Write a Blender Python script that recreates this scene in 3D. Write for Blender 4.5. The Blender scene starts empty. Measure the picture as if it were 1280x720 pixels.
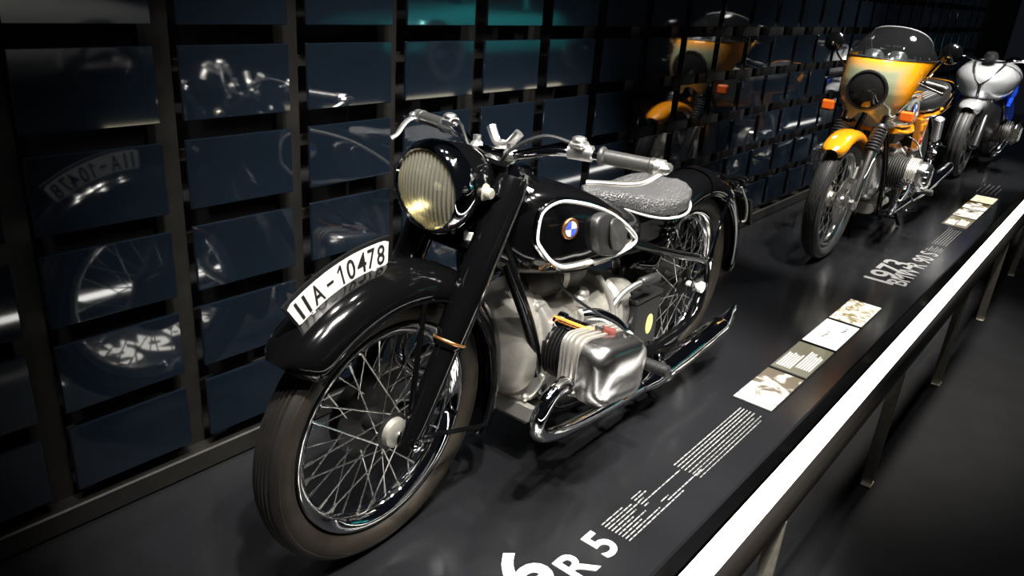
import bpy, math, random
from mathutils import Vector, Matrix
PI = math.pi
random.seed(7)
scene = bpy.context.scene
COL = scene.collection
# ------------------------------------------------------------------ camera
F_PX, CAM_POS = 956.913, Vector((2.4115, 1.1460, 1.3036))
YAW, PITCH, ROLL = 3.804785, -0.388061, 0.08125
cd = bpy.data.cameras.new('camera')
cd.sensor_width = 36.0
cd.lens = F_PX * 36.0 / 1280.0
cd.clip_start = 0.02
cam = bpy.data.objects.new('camera', cd)
COL.objects.link(cam)
fw = Vector((math.cos(YAW)*math.cos(PITCH), math.sin(YAW)*math.cos(PITCH), math.sin(PITCH)))
rt = fw.cross(Vector((0, 0, 1))).normalized()
up = rt.cross(fw)
r2 = math.cos(ROLL)*rt + math.sin(ROLL)*up
u2 = -math.sin(ROLL)*rt + math.cos(ROLL)*up
M = Matrix((r2, u2, -fw)).transposed().to_4x4()
M.translation = CAM_POS
cam.matrix_world = M
scene.camera = cam
# ------------------------------------------------------------------ world, lamps, exposure
w = bpy.data.worlds.new('dim_hall'); scene.world = w; w.use_nodes = True
bg = w.node_tree.nodes['Background']
bg.inputs[0].default_value = (0.30, 0.36, 0.50, 1); bg.inputs[1].default_value = 0.012
def spot(loc, target, power, angle=40, blend=.5, radius=.055, color=(1, .96, .9)):
    ld = bpy.data.lights.new('spotlight', 'SPOT')
    ld.energy = power; ld.spot_size = math.radians(angle); ld.spot_blend = blend
    ld.shadow_soft_size = radius; ld.color = color
    o = bpy.data.objects.new('spotlight', ld); COL.objects.link(o)
    o.location = loc
    o.rotation_euler = (Vector(target)-Vector(loc)).to_track_quat('-Z', 'Y').to_euler()
    return o
# track lamps over the walkway, aimed at each motorcycle
for lx, ly, lz, tx, ty, tz, pw, an in (
        (1.95, 1.15, 3.3, 1.00, .00, .5, 430, 38), (1.60, 1.32, 3.3, .75, .00, .5, 300, 38), (2.55, .62, 3.3, 1.35, .00, .5, 90, 34),
        (.95, 1.20, 3.3, .55, .05, .5, 110, 38), (.30, 1.05, 3.3, .40, .00, .5, 170, 38), (2.30, 1.45, 3.2, 1.20, .05, .4, 90, 34),
        (1.10, .10, 3.4, .90, .05, .5, 50, 40), (1.75, -.20, 3.3, 1.20, .00, .5, 80, 34), (-.50, .60, 3.3, .30, .00, .5, 330, 36),
        (-.25, 1.35, 3.3, .05, .05, .4, 260, 30),
        (-1.00, .95, 3.3, -1.90, .05, .75, 330, 30), (-1.35, .25, 3.3, -1.95, .00, .7, 220, 30), (-2.00, 1.10, 3.3, -2.5, .05, .5, 240, 34), (-2.70, .90, 3.3, -2.7, .05, .6, 200, 34),
        (-4.00, .66, 3.2, -2.6, .00, .6, 330, 50), (-4.30, .95, 3.3, -5.3, .1, .7, 520, 30), (-4.00, .30, 3.3, -5.1, .0, .6, 360, 28), (-3.40, 1.30, 3.3, -5.0, .2, .5, 220, 34)):
    spot((lx, ly, lz), (tx, ty, tz), pw*1.35, an, radius=.22 if ly == .66 else .055)
# unseen lamps added so the cars show up mirrored in the tiles
spot((-4.6, 1.9, 3.5), (-4.6, 4.3, .5), 900, 60)
spot((.6, 3.2, 3.6), (.2, 5.0, .5), 110, 70)
# lamps above the handrail
for lx in (-.4, -2.6): spot((lx, 1.0, 3.3), (lx, 1.15, -.4), 55, 66, .8)
scene.view_settings.view_transform = 'Standard'
scene.view_settings.look = 'None'
scene.view_settings.gamma = 1.0
scene.view_settings.use_curve_mapping = False
scene.view_settings.exposure = 0.35
# ------------------------------------------------------------------ materials
MATS = {}
def mat(name, color, rough=.5, metal=0., coat=0., spec=.5, ior=1.5, noise=0., nscale=20., bump=0., bscale=200., bdist=.002, emit=None, estr=0., coord='Object', color2=None, alpha=None):
    m = bpy.data.materials.new(name); m.use_nodes = True
    nt = m.node_tree; b = nt.nodes['Principled BSDF']
    b.inputs['Base Color'].default_value = (*color, 1)
    b.inputs['Roughness'].default_value = rough
    b.inputs['Metallic'].default_value = metal
    b.inputs['Coat Weight'].default_value = coat
    b.inputs['Coat Roughness'].default_value = .04
    b.inputs['Specular IOR Level'].default_value = spec
    b.inputs['IOR'].default_value = ior
    tc = nt.nodes.new('ShaderNodeTexCoord')
    if noise > 0 or color2:
        n = nt.nodes.new('ShaderNodeTexNoise'); n.inputs['Scale'].default_value = nscale; n.inputs['Detail'].default_value = 5
        nt.links.new(tc.outputs[coord], n.inputs['Vector'])
        r = nt.nodes.new('ShaderNodeValToRGB')
        c2 = color2 or tuple(max(0, c*(1-noise)) for c in color)
        c1 = color if color2 else tuple(c*(1+noise) for c in color)
        r.color_ramp.elements[0].position = .35; r.color_ramp.elements[1].position = .65
        r.color_ramp.elements[0].color = (*c2, 1); r.color_ramp.elements[1].color = (*c1, 1)
        nt.links.new(n.outputs['Fac'], r.inputs[0]); nt.links.new(r.outputs[0], b.inputs['Base Color'])
    if bump > 0:
        n2 = nt.nodes.new('ShaderNodeTexNoise'); n2.inputs['Scale'].default_value = bscale; n2.inputs['Detail'].default_value = 3
        nt.links.new(tc.outputs[coord], n2.inputs['Vector'])
        bp = nt.nodes.new('ShaderNodeBump'); bp.inputs['Strength'].default_value = bump; bp.inputs['Distance'].default_value = bdist
        nt.links.new(n2.outputs['Fac'], bp.inputs['Height']); nt.links.new(bp.outputs[0], b.inputs['Normal'])
    if emit:
        b.inputs['Emission Color'].default_value = (*emit, 1); b.inputs['Emission Strength'].default_value = estr
    MATS[name] = m
    return m
mat('black_paint', (.0020, .0020, .0023), .10, 0, .0)
mat('black_satin', (.0055, .0055, .006), .36, 0, 0, .5, noise=.3)
mat('chrome', (.82, .82, .84), .045, 1.)
mat('alu_bright', (.92, .91, .88), .33, 1.)
mat('spoke_steel', (.92, .91, .88), .24, 1.)
mat('alu_cast', (.44, .425, .38), .44, .75, 0, .5, noise=.12, nscale=30, bump=.25, bscale=300)
mat('alu_dark', (.05, .048, .045), .5, .5, noise=.3, nscale=25)
mat('alu_polished', (.66, .65, .64), .23, 1., 0, .5, noise=.05, nscale=12)
mat('alu_fin', (.72, .70, .65), .36, .85)
mat('iron_black', (.008, .008, .008), .38, .3)
mat('tyre_old', (.0125, .0092, .0056), .55, 0, 0, .4, noise=.35, nscale=14, bump=.3, bscale=250)
mat('tyre_tread', (.007, .006, .005), .6, 0, 0, .4, noise=.35, nscale=18, bump=.3, bscale=250)
mat('tyre_black', (.030, .030, .031), .5, 0, 0, .5, noise=.25, bump=.25, bscale=250)
mat('rubber', (.012, .012, .0125), .42, 0, 0, .5, bump=.2)
mat('rubber_grip', (.030, .030, .029), .34, 0, 0, .5, bump=.15)
mat('hose_grey', (.12, .118, .11), .5)
mat('leather', (.030, .030, .032), .36, 0, .0, 1.0, bump=1.0, bscale=170, bdist=.010)
mat('leather_edge', (.30, .30, .30), .3)
mat('white_enamel', (.82, .81, .77), .35)
mat('black_print', (.012, .012, .012), .5)
mat('plate_white', (.80, .79, .74), .4, 0, .2, .5, noise=.03)
mat('orange_wire', (.75, .26, .03), .4)
mat('red_cap', (.10, .020, .014), .4)
mat('yellow_sticker', (.62, .62, .20), .5)
mat('copper', (.65, .30, .12), .3, .9)
mat('badge_blue', (.08, .15, .75), .3)
mat('badge_white', (.85, .85, .88), .3)
mat('orange_paint', (.88, .31, .008), .2, 0, 1.)
mat('orange_lens', (.75, .13, .012), .2, 0, 1., emit=None)
mat('silver_smoke', (.50, .50, .44), .25, .5, .8)
mat('silver_paint', (.60, .61, .63), .28, .7, .8)
mat('blue_paint', (.01, .06, .55), .2, .3, .8)
mat('black_glass', (.012, .012, .012), .08, 0, .6)
mat('frame_metal', (.0085, .0078, .0067), .5, .2, noise=.2)
mat('wall_dark', (.004, .004, .005), .8)
mat('steel_post', (.50, .46, .38), .42, .6, noise=.12, nscale=40)
mat('rail_metal', (.045, .040, .036), .30, .8)
mat('rail_light', (.9, .9, .88), .4, 0, 0, .5, emit=(1, .985, .95), estr=2.4)
mat('letter_white', (.62, .62, .60), .45)
mat('print_grey', (.24, .24, .235), .5)
mat('letter_grey', (.17, .17, .17), .5)
mat('tail_red', (.30, .012, .01), .2, 0, .6)
mat('teal_paint', (.015, .30, .32), .15, .2, 1.)
mat('white_paint', (.75, .78, .76), .2, 0, 1.)
mat('car_glass', (.01, .013, .015), .05, 0, .5)
mat('piping_grey', (.30, .30, .30), .5)
# platform: dark satin lacquer
m = mat('platform_lacquer', (.0090, .0094, .0106), .24, 0, 0, .5, noise=.10, nscale=3)
nt = m.node_tree; b = nt.nodes['Principled BSDF']
tc = nt.nodes.new('ShaderNodeTexCoord'); n = nt.nodes.new('ShaderNodeTexNoise'); n.inputs['Scale'].default_value = 4; n.inputs['Detail'].default_value = 6
mr = nt.nodes.new('ShaderNodeMapRange'); mr.inputs['To Min'].default_value = .12; mr.inputs['To Max'].default_value = .22
nt.links.new(tc.outputs['Object'], n.inputs['Vector']); nt.links.new(n.outputs['Fac'], mr.inputs['Value']); nt.links.new(mr.outputs[0], b.inputs['Roughness'])
mat('walk_floor', (.014, .014, .0155), .60, 0, 0, .12, noise=.2, nscale=5, bump=.05, bscale=400)
# mirror-dark navy glass tile
mat('tile_glass', (.0040, .0068, .0112), .045, 0, 0, .5, ior=2.3, noise=.12, nscale=2.0)
# transparent shells
def clear(name, tint, fac, rough=.05, base=.8):
    m = bpy.data.materials.new(name); m.use_nodes = True; nt = m.node_tree; nt.nodes.clear()
    out = nt.nodes.new('ShaderNodeOutputMaterial'); mx = nt.nodes.new('ShaderNodeMixShader')
    tr = nt.nodes.new('ShaderNodeBsdfTransparent'); tr.inputs[0].default_value = (*tint, 1)
    pr = nt.nodes.new('ShaderNodeBsdfPrincipled'); pr.inputs['Base Color'].default_value = (*[c*base for c in tint], 1)
    pr.inputs['Roughness'].default_value = rough
    mx.inputs[0].default_value = fac
    nt.links.new(tr.outputs[0], mx.inputs[1]); nt.links.new(pr.outputs[0], mx.inputs[2]); nt.links.new(mx.outputs[0], out.inputs[0])
    MATS[name] = m
clear('lens_glass', (.93, .90, .74), .22, .10, .45)
clear('screen_clear', (.62, .64, .66), .16, .06, .04)
mat('reflector', (.30, .28, .19), .28, .95)
# two-tone smoke fairing paint: silver middle fading to orange at the edges
m = mat('fairing_smoke', (.5, .5, .4), .18, .1, 1.)
nt = m.node_tree; b = nt.nodes['Principled BSDF']
tc = nt.nodes.new('ShaderNodeTexCoord'); sx = nt.nodes.new('ShaderNodeSeparateXYZ'); nt.links.new(tc.outputs['Object'], sx.inputs[0])
ab = nt.nodes.new('ShaderNodeMath'); ab.operation = 'ABSOLUTE'; nt.links.new(sx.outputs['Y'], ab.inputs[0])
zz = nt.nodes.new('ShaderNodeMath'); zz.operation = 'SUBTRACT'; zz.inputs[1].default_value = .86; nt.links.new(sx.outputs['Z'], zz.inputs[0])
za = nt.nodes.new('ShaderNodeMath'); za.operation = 'ABSOLUTE'; nt.links.new(zz.outputs[0], za.inputs[0])
z2 = nt.nodes.new('ShaderNodeMath'); z2.operation = 'MULTIPLY'; z2.inputs[1].default_value = .95; nt.links.new(za.outputs[0], z2.inputs[0])
mxm = nt.nodes.new('ShaderNodeMath'); mxm.operation = 'MAXIMUM'; nt.links.new(ab.outputs[0], mxm.inputs[0]); nt.links.new(z2.outputs[0], mxm.inputs[1])
rp = nt.nodes.new('ShaderNodeValToRGB'); rp.color_ramp.elements[0].position = .115; rp.color_ramp.elements[1].position = .172
rp.color_ramp.elements[0].color = (.27, .30, .19, 1); rp.color_ramp.elements[1].color = (.88, .33, .004, 1)
nt.links.new(mxm.outputs[0], rp.inputs[0]); nt.links.new(rp.outputs[0], b.inputs['Base Color'])
# backlit photograph panels
def photo_mat(name, dark, light, scale, lo, hi, strength, seed, stretch=(1, 1, 1)):
    m = bpy.data.materials.new(name); m.use_nodes = True; nt = m.node_tree; b = nt.nodes['Principled BSDF']
    b.inputs['Roughness'].default_value = .15; b.inputs['Base Color'].default_value = (.05, .05, .05, 1)
    tc = nt.nodes.new('ShaderNodeTexCoord'); mp = nt.nodes.new('ShaderNodeMapping')
    mp.inputs['Location'].default_value = (seed, seed*.7, 0); mp.inputs['Scale'].default_value = stretch
    n = nt.nodes.new('ShaderNodeTexNoise'); n.inputs['Scale'].default_value = scale; n.inputs['Detail'].default_value = 4; n.inputs['Distortion'].default_value = 1.2
    rp = nt.nodes.new('ShaderNodeValToRGB'); rp.color_ramp.elements[0].position = lo; rp.color_ramp.elements[1].position = hi
    rp.color_ramp.elements[0].color = (*dark, 1); rp.color_ramp.elements[1].color = (*light, 1)
    nt.links.new(tc.outputs['Object'], mp.inputs[0]); nt.links.new(mp.outputs[0], n.inputs['Vector']); nt.links.new(n.outputs['Fac'], rp.inputs[0])
    nt.links.new(rp.outputs[0], b.inputs['Emission Color']); b.inputs['Emission Strength'].default_value = strength
    MATS[name] = m
photo_mat('photo_mechanic', (.10, .06, .015), (1, .96, .82), 11, .45, .57, 1.25, 3.1, (1, .6, 1))
photo_mat('photo_rider', (.30, .22, .08), (1, .97, .85), 26, .36, .60, 1.2, 8.4)
photo_mat('photo_pale', (.92, .90, .86), (1, 1, .97), 8, .2, .5, 1.3, 1.7)
photo_mat('photo_ivory', (.55, .48, .22), (1, .95, .70), 22, .30, .60, 1.0, 5.5)
photo_mat('photo_group', (.10, .07, .02), (1, .96, .86), 13, .36, .54, 1.2, 12.2)
photo_mat('text_panel', (.17, .16, .085), (.20, .19, .11), 10, .3, .7, .8, 2.2)
photo_mat('text_panel_bronze', (.20, .15, .06), (.24, .19, .085), 10, .3, .7, .8, 2.2)
photo_mat('text_lit', (1, .97, .86), (1, .98, .9), 5, .3, .7, 1.2, .3)
photo_mat('photo_ink', (.08, .07, .05), (.12, .10, .07), 5, .3, .7, .5, .3)
# ------------------------------------------------------------------ mesh helpers
def catmull(pts, k=6):
    P = [Vector(p) for p in pts]
    if len(P) < 3: return P
    out = []
    for i in range(len(P)-1):
        p0 = P[i-1] if i > 0 else P[0]*2-P[1]
        p1, p2 = P[i], P[i+1]
        p3 = P[i+2] if i+2 < len(P) else P[-1]*2-P[-2]
        for j in range(k):
            t = j/k
            out.append(.5*((2*p1)+(p2-p0)*t+(2*p0-5*p1+4*p2-p3)*t*t+(3*p1-p0-3*p2+p3)*t**3))
    out.append(P[-1])
    return out
def basis(axis):
    a = Vector(axis).normalized()
    h = Vector((0, 0, 1)) if abs(a.z) < .9 else Vector((1, 0, 0))
    u = h.cross(a).normalized(); v = a.cross(u)
    return u, v, a
class G:
    def __init__(s): s.v = []; s.f = []; s.mi = []; s.cur = 0
    def add(s, vs, fs):
        o = len(s.v); s.v += [Vector(p) for p in vs]; s.f += [tuple(i+o for i in f) for f in fs]; s.mi += [s.cur]*len(fs)
        return s
    def lathe(s, prof, org=(0, 0, 0), axis=(0, 1, 0), seg=32, a0=0, a1=2*PI, close=False):
        """prof: (radius, height along axis)"""
        u, v, a = basis(axis); org = Vector(org); full = abs(a1-a0-2*PI) < 1e-6
        n = seg if full else seg+1; vs = []; fs = []; k = len(prof)
        for i in range(n):
            t = a0+(a1-a0)*i/seg; d = u*math.cos(t)+v*math.sin(t)
            for r, h in prof: vs.append(org+d*r+a*h)
        for i in range(seg):
            i2 = (i+1) % n
            for j in range(k if close else k-1):
                j2 = (j+1) % k
                fs.append((i*k+j, i2*k+j, i2*k+j2, i*k+j2))
        if not full and close:
            fs.append(tuple(range(k))); fs.append(tuple((n-1)*k+j for j in reversed(range(k))))
        return s.add(vs, fs)
    def loft(s, rings, caps=True, closed=True):
        k = len(rings[0]); vs = [p for r in rings for p in r]; fs = []
        for i in range(len(rings)-1):
            for j in range(k if closed else k-1):
                j2 = (j+1) % k
                fs.append((i*k+j, i*k+j2, (i+1)*k+j2, (i+1)*k+j))
        if caps:
            fs.append(tuple(reversed(range(k)))); fs.append(tuple((len(rings)-1)*k+j for j in range(k)))
        return s.add(vs, fs)
    def tube(s, pts, r, seg=10, smooth=True, k=6, flat=1., caps=True):
        P = catmull(pts, k) if smooth and len(pts) > 2 else [Vector(p) for p in pts]
        n = len(P); rad = r if isinstance(r, (list, tuple)) else [r]*n
        if len(rad) != n:
            m_ = len(rad); rad = [rad[min(m_-1, int(i*(m_-1)/(n-1)))]*(1-(i*(m_-1)/(n-1)) % 1)+rad[min(m_-1, int(i*(m_-1)/(n-1))+1)]*((i*(m_-1)/(n-1)) % 1) for i in range(n)]
        rings = []; t0 = (P[1]-P[0]).normalized(); u, v, _ = basis(t0)
        for i in range(n):
            t = (P[min(i+1, n-1)]-P[max(i-1, 0)]).normalized()
            u = (u-t*u.dot(t)).normalized(); v = t.cross(u)
            rings.append([P[i]+(u*math.cos(2*PI*j/seg)+v*math.sin(2*PI*j/seg)*flat)*rad[i] for j in range(seg)])
        return s.loft(rings, caps)
    def loop(s, pts, r, seg=8, k=6):
        P = [Vector(p) for p in pts]; n0 = len(P); Q = []
        for i in range(n0):
            p0, p1, p2, p3 = P[i-1], P[i], P[(i+1) % n0], P[(i+2) % n0]
            for j in range(k):
                t = j/k; Q.append(.5*((2*p1)+(p2-p0)*t+(2*p0-5*p1+4*p2-p3)*t*t+(3*p1-p0-3*p2+p3)*t**3))
        n = len(Q); rings = []; u = None
        for i in range(n):
            t = (Q[(i+1) % n]-Q[i-1]).normalized()
            if u is None: u, v, _ = basis(t)
            u = (u-t*u.dot(t)).normalized(); v = t.cross(u)
            rings.append([Q[i]+(u*math.cos(2*PI*j/seg)+v*math.sin(2*PI*j/seg))*r for j in range(seg)])
        rings.append(rings[0])
        return s.loft(rings, False)
    def box(s, c, d, b=.0, rot=None, seg=1):
        """rounded box; c centre, d full dims"""
        hx, hy, hz = d[0]/2, d[1]/2, d[2]/2
        if b <= 0:
            vs = [(x, y, z) for x in (-hx, hx) for y in (-hy, hy) for z in (-hz, hz)]
            fs = [(0, 1, 3, 2), (4, 6, 7, 5), (0, 4, 5, 1), (2, 3, 7, 6), (0, 2, 6, 4), (1, 5, 7, 3)]
        else:
            b = min(b, hx, hy, hz)*.999; rings = []; lv = []
            for i in range(seg+1):
                a = PI/2*i/seg; lv.append((-hz+b-b*math.cos(a), b-b*math.sin(a)))
            lv += [(-z, ins) for z, ins in reversed(lv)]
            for z, ins in lv:
                ring = []
                for qx, qy, st in ((1, 1, 0), (-1, 1, 1), (-1, -1, 2), (1, -1, 3)):
                    for i in range(seg+1):
                        a = PI/2*(st+i/seg); rr = max(b-ins, 1e-5)
                        ring.append((qx*(hx-b)+rr*math.cos(a), qy*(hy-b)+rr*math.sin(a), z))
                rings.append(ring)
            g = G(); g.loft(rings); vs, fs = g.v, g.f
        R = rot if rot is not None else Matrix.Identity(3)
        return s.add([R @ Vector(p)+Vector(c) for p in vs], fs)
    def ball(s, c, r, seg=16, rings=10, scl=(1, 1, 1)):
        vs = []; fs = []
        for i in range(rings+1):
            t = PI*i/rings
            for j in range(seg):
                a = 2*PI*j/seg
                vs.append((c[0]+r*scl[0]*math.sin(t)*math.cos(a), c[1]+r*scl[1]*math.sin(t)*math.sin(a), c[2]+r*scl[2]*math.cos(t)))
        for i in range(rings):
            for j in range(seg):
                fs.append((i*seg+j, (i+1)*seg+j, (i+1)*seg+(j+1) % seg, i*seg+(j+1) % seg))
        return s.add(vs, fs)
    def prism(s, outline, h0, h1, to3, bev=0.):
        """outline list of 2D; to3(u, v, h) -> 3D; thickness from h0 to h1, optional bevel on the h1 side"""
        n = len(outline); cx = sum(p[0] for p in outline)/n; cy = sum(p[1] for p in outline)/n
        rings = [[to3(u, v, h0) for u, v in outline]]
        if bev > 0:
            rings.append([to3(u, v, h1-bev) for u, v in outline])
            k = 1-bev/max(1e-6, max(math.hypot(u-cx, v-cy) for u, v in outline))
            rings.append([to3(cx+(u-cx)*(k+.3*(1-k)), cy+(v-cy)*(k+.3*(1-k)), h1-.3*bev) for u, v in outline])
            rings.append([to3(cx+(u-cx)*k, cy+(v-cy)*k, h1) for u, v in outline])
        else:
            rings.append([to3(u, v, h1) for u, v in outline])
        return s.loft(rings)
    def build(s, name, mats, parent=None, xf=None, sharp=35, label=None, origin=None):
        me = bpy.data.meshes.new(name)
        vs = [xf @ p for p in s.v] if xf is not None else s.v
        if origin is not None: vs = [p-Vector(origin) for p in vs]
        me.from_pydata([tuple(p) for p in vs], [], s.f)
        for mm in ([mats] if isinstance(mats, str) else mats): me.materials.append(MATS[mm])
        me.polygons.foreach_set('material_index', s.mi)
        import bmesh
        bm = bmesh.new(); bm.from_mesh(me); bmesh.ops.recalc_face_normals(bm, faces=bm.faces); bm.to_mesh(me); bm.free()
        me.shade_smooth(); me.set_sharp_from_angle(angle=math.radians(sharp))
        o = bpy.data.objects.new(name, me); COL.objects.link(o)
        if parent is not None: o.parent = parent
        if origin is not None: o.location = origin
        if label: o['label'] = label
        return o
def link_copy(src, name, parent, mtx=None):
    o = bpy.data.objects.new(name, src.data if hasattr(src, 'data') else src); COL.objects.link(o); o.parent = parent
    if mtx is not None: o.matrix_local = mtx
    return o
def thing(name, label, cat, loc=(0, 0, 0), group=None):
    o = bpy.data.objects.new(name, None); COL.objects.link(o); o.location = loc; o.empty_display_size = .1
    o['label'] = label; o['category'] = cat
    if group: o['group'] = group
    return o
def tag(o, label, cat, group=None):
    o['label'] = label; o['category'] = cat
    if group: o['group'] = group
    return o
def struct(o, label=None):
    o['kind'] = 'structure'
    if label: o['label'] = label
    return o
def text_geo(body, bold=0.):
    cu = bpy.data.curves.new('lettering', 'FONT'); cu.body = body; cu.size = 1; cu.offset = bold; cu.resolution_u = 4
    o = bpy.data.objects.new('lettering', cu); COL.objects.link(o)
    dg = bpy.context.evaluated_depsgraph_get(); dg.update()
    me = bpy.data.meshes.new_from_object(o.evaluated_get(dg))
    vs = [v.co.copy() for v in me.vertices]; fs = [tuple(p.vertices) for p in me.polygons]
    bpy.data.objects.remove(o); bpy.data.curves.remove(cu); bpy.data.meshes.remove(me)
    x0 = min(v.x for v in vs); x1 = max(v.x for v in vs); y0 = min(v.y for v in vs); y1 = max(v.y for v in vs)
    return [((v.x-x0)/(x1-x0), (v.y-y0)/(y1-y0)) for v in vs], fs, (x1-x0)/(y1-y0)
def text_obj(body, mats, parent, to3, bold=0., name='lettering', th=.0012):
    """to3(u, v, h): u, v in 0..1; the letters stand th proud of the surface"""
    vs, fs, asp = text_geo(body, bold)
    g = G(); g.add([to3(u, v, th) for u, v in vs], fs)
    # side skirt so the letters have thickness
    from collections import Counter
    ec = Counter(); ed = {}
    for f in fs:
        for i in range(len(f)):
            a, b_ = f[i], f[(i+1) % len(f)]; key = (min(a, b_), max(a, b_)); ec[key] += 1; ed[key] = (a, b_)
    n = len(vs); low = [to3(u, v, 0) for u, v in vs]
    g.add(low, []); o_ = 0
    for key, c in ec.items():
        if c == 1: a, b_ = ed[key]; g.f.append((b_, a, a+n, b_+n)); g.mi.append(0)
    return g.build(name, mats, parent)
# ------------------------------------------------------------------ the setting
WY, WX0, WW, WZB, WH, WGAP, WMUL = -.5195, 1.5831, .33793, 1.1485, .20826, .0438, .0552
g = G(); g.box((-3.6, WY-.16, 1.0), (14.4, .04, 2.9))
wall = struct(g.build('wall_back', 'wall_dark'), 'dark wall behind a grid of navy mirror glass tiles')
tw, th_ = WW-WMUL, WH-WGAP
g = G(); g.box((0, 0, 0), (tw, .010, th_), .0018, seg=1)
tile_proto = None
rnd = random.Random(11)
for nn in range(-1, 28):
    for mm_ in range(-3, 7):
        xr = WX0-nn*WW; zb = WZB-(mm_-1)*WH
        c = Vector((xr+tw/2, WY-.005, zb+th_/2))
        if tile_proto is None:
            o = g.build('glass_tile', 'tile_glass', wall); tile_proto = o
        else:
            o = link_copy(tile_proto, 'glass_tile', wall)
        o.location = c
        o.rotation_euler = (.016+rnd.uniform(-.005, .005), 0, rnd.uniform(-.007, .007))
g = G(); g.box((0, 0, 0), (.072, .02, 2.25), .002)
proto = None
for nn in range(-2, 29):
    xr = WX0-nn*WW-WMUL/2
    if proto is None: proto = o = g.build('mullion', 'frame_metal', wall)
    else: o = link_copy(proto, 'mullion', wall)
    o.location = (xr, WY-.062, 1.0)
g = G(); g.box((0, 0, 0), (10.6, .014, .030), .002)
proto = None
for mm_ in range(-3, 7):
    zt = WZB-(mm_-1)*WH+th_-.052
    if proto is None: proto = o = g.build('cross_bar', 'frame_metal', wall)
    else: o = link_copy(proto, 'cross_bar', wall)
    o.location = (-3.0, WY-.082, zt)
g = G(); g.box((-3.6, WY-.03, .034), (14.4, .05, .060), .004)
struct(g.build('baseboard_back', 'frame_metal'), 'dark grey skirting at the foot of the tiled wall')
# platform with a bevelled edge, and the walkway floor
ZF = -.45
g = G(); g.box((-3.6, (WY-.12+.562)/2, -.05), (14.4, .562-WY+.12, .10), .006)
plat = struct(g.build('display_platform', 'platform_lacquer'), 'glossy black display platform carrying the motorcycles')
g = G(); g.box((-3.6, .0, (ZF-.10)/2-.001), (14.4, .96, -ZF-.102)); struct(g.build('platform_plinth', 'wall_dark'), 'black recessed plinth under the display platform')
g = G(); g.box((-3.6, 4.2, ZF-.05), (15.0, 10.5, .10)); struct(g.build('floor', 'walk_floor'), 'dark grey walkway floor beside the handrail')
# floor lettering: reads from the walkway (left to right runs towards -X, up is -Y)
def floor_text(body, x0, x1, ytop, ybase, m_='letter_white', bold=.0):
    return text_obj(body, m_, plat, lambda u, v, h: (x0+(x1-x0)*u, ybase+(ytop-ybase)*v, h), bold, 'floor_lettering', .0012 if len(body) == 4 else .0024)
floor_text('1936', 1.625, 1.185, .258, .410, bold=.018)['label'] = 'large white year 1936 on the platform'
floor_text('BMW R 5', 1.525, 1.000, .366, .458, bold=.018)['label'] = 'white model name lettering BMW R 5'
floor_text('1973', -1.63, -2.07, .268, .415, 'letter_grey', bold=.012)['label'] = 'grey year 1973 on the platform'
floor_text('BMW R 90 S', -1.66, -2.40, .372, .468, 'letter_grey', bold=.010)['label'] = 'white model name lettering BMW R 90 S'
def small_print(lines, m_, label):
    """lines: (x start, x end, y) rows of tiny word marks"""
    g = G(); r_ = random.Random(int(abs(lines[0][0])*1000))
    for x0, x1, y in lines:
        x = x0
        while x > x1:
            L_ = r_.uniform(.012, .034); e = max(x1, x-L_)
            g.box(((x+e)/2, y, .0006), (max(x-e, .002), .0032*r_.uniform(.8, 1.15), .0012)); x = e-.0045
    return g.build('small_print', m_, plat, label=label)
small_print([(.965, .965-L_, .374+.0105*i) for i, L_ in enumerate((.10, .13, .155, .12, .09, .135, .10, .175, .235))], 'print_grey', 'block of tiny specification lines')
small_print([(.815, .815-L_, .372+.0105*i) for i, L_ in enumerate((.05, .06, .03, .22, .02))]+[(.765-.02*i, .765-.02*i-L_, .437+.0105*i) for i, L_ in enumerate((.04, .20, .05))], 'print_grey', 'short tiny print lines')
small_print([(.585, .115, .379+.0118*i) for i in range(4)], 'print_grey', 'bright caption lines')
small_print([(.585, .115+.03*(i % 2), .428+.0118*i) for i in range(4)], 'letter_grey', 'dim caption lines')
small_print([(-2.44, -2.44-L_, .385+.0125*i) for i, L_ in enumerate((.05, .12, .08, .13, .10, .12, .09))], 'letter_grey', 'tiny specification lines by the orange motorcycle')
small_print([(-2.62, -3.08, .380+.0145*i) for i in range(6)], 'letter_grey', 'caption lines by the orange motorcycle')
small_print([(-4.50, -4.50-L_, .29+.032*i) for i, L_ in enumerate((.20, .42, .38, .44, .30))], 'letter_grey', 'lettering by the silver motorcycle')
# backlit panels set in the platform
def panel(x0, x1, mname, label, y0=.322, y1=.470, extras=None):
    t = thing('photo_panel', label, 'photo panel', ((x0+x1)/2, (y0+y1)/2, 0), 'backlit panels in the platform')
    g = G(); g.box((0, 0, .002), (x0-x1, y1-y0, .004), .0015); g.build('frame', 'black_satin', t)
    g = G(); g.box((0, 0, .0045), (x0-x1-.012, y1-y0-.010, .002), .0006); g.build('lit_face', mname, t)
    if extras: extras(t)
    return t
def columns(lines_a, lines_b):
    def f(t):
        g = G(); r_ = random.Random(4)
        for (xa, n_, ya) in (lines_a, lines_b):
            for i in range(n_):
                L_ = .185*r_.uniform(.72, 1)
                g.box((xa-L_/2, ya+.0098*i, .0060), (L_, .0056, .0012))
        g.build('text_line', 'text_lit', t)
    return f
panel(.068, -.250, 'photo_mechanic', 'backlit photo of machinery nearest the small print lines')
panel(-.262, -.580, 'text_panel', 'olive backlit panel with two columns of white text', extras=columns((.125, 6, -.056), (.095, 6, .008)))
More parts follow.
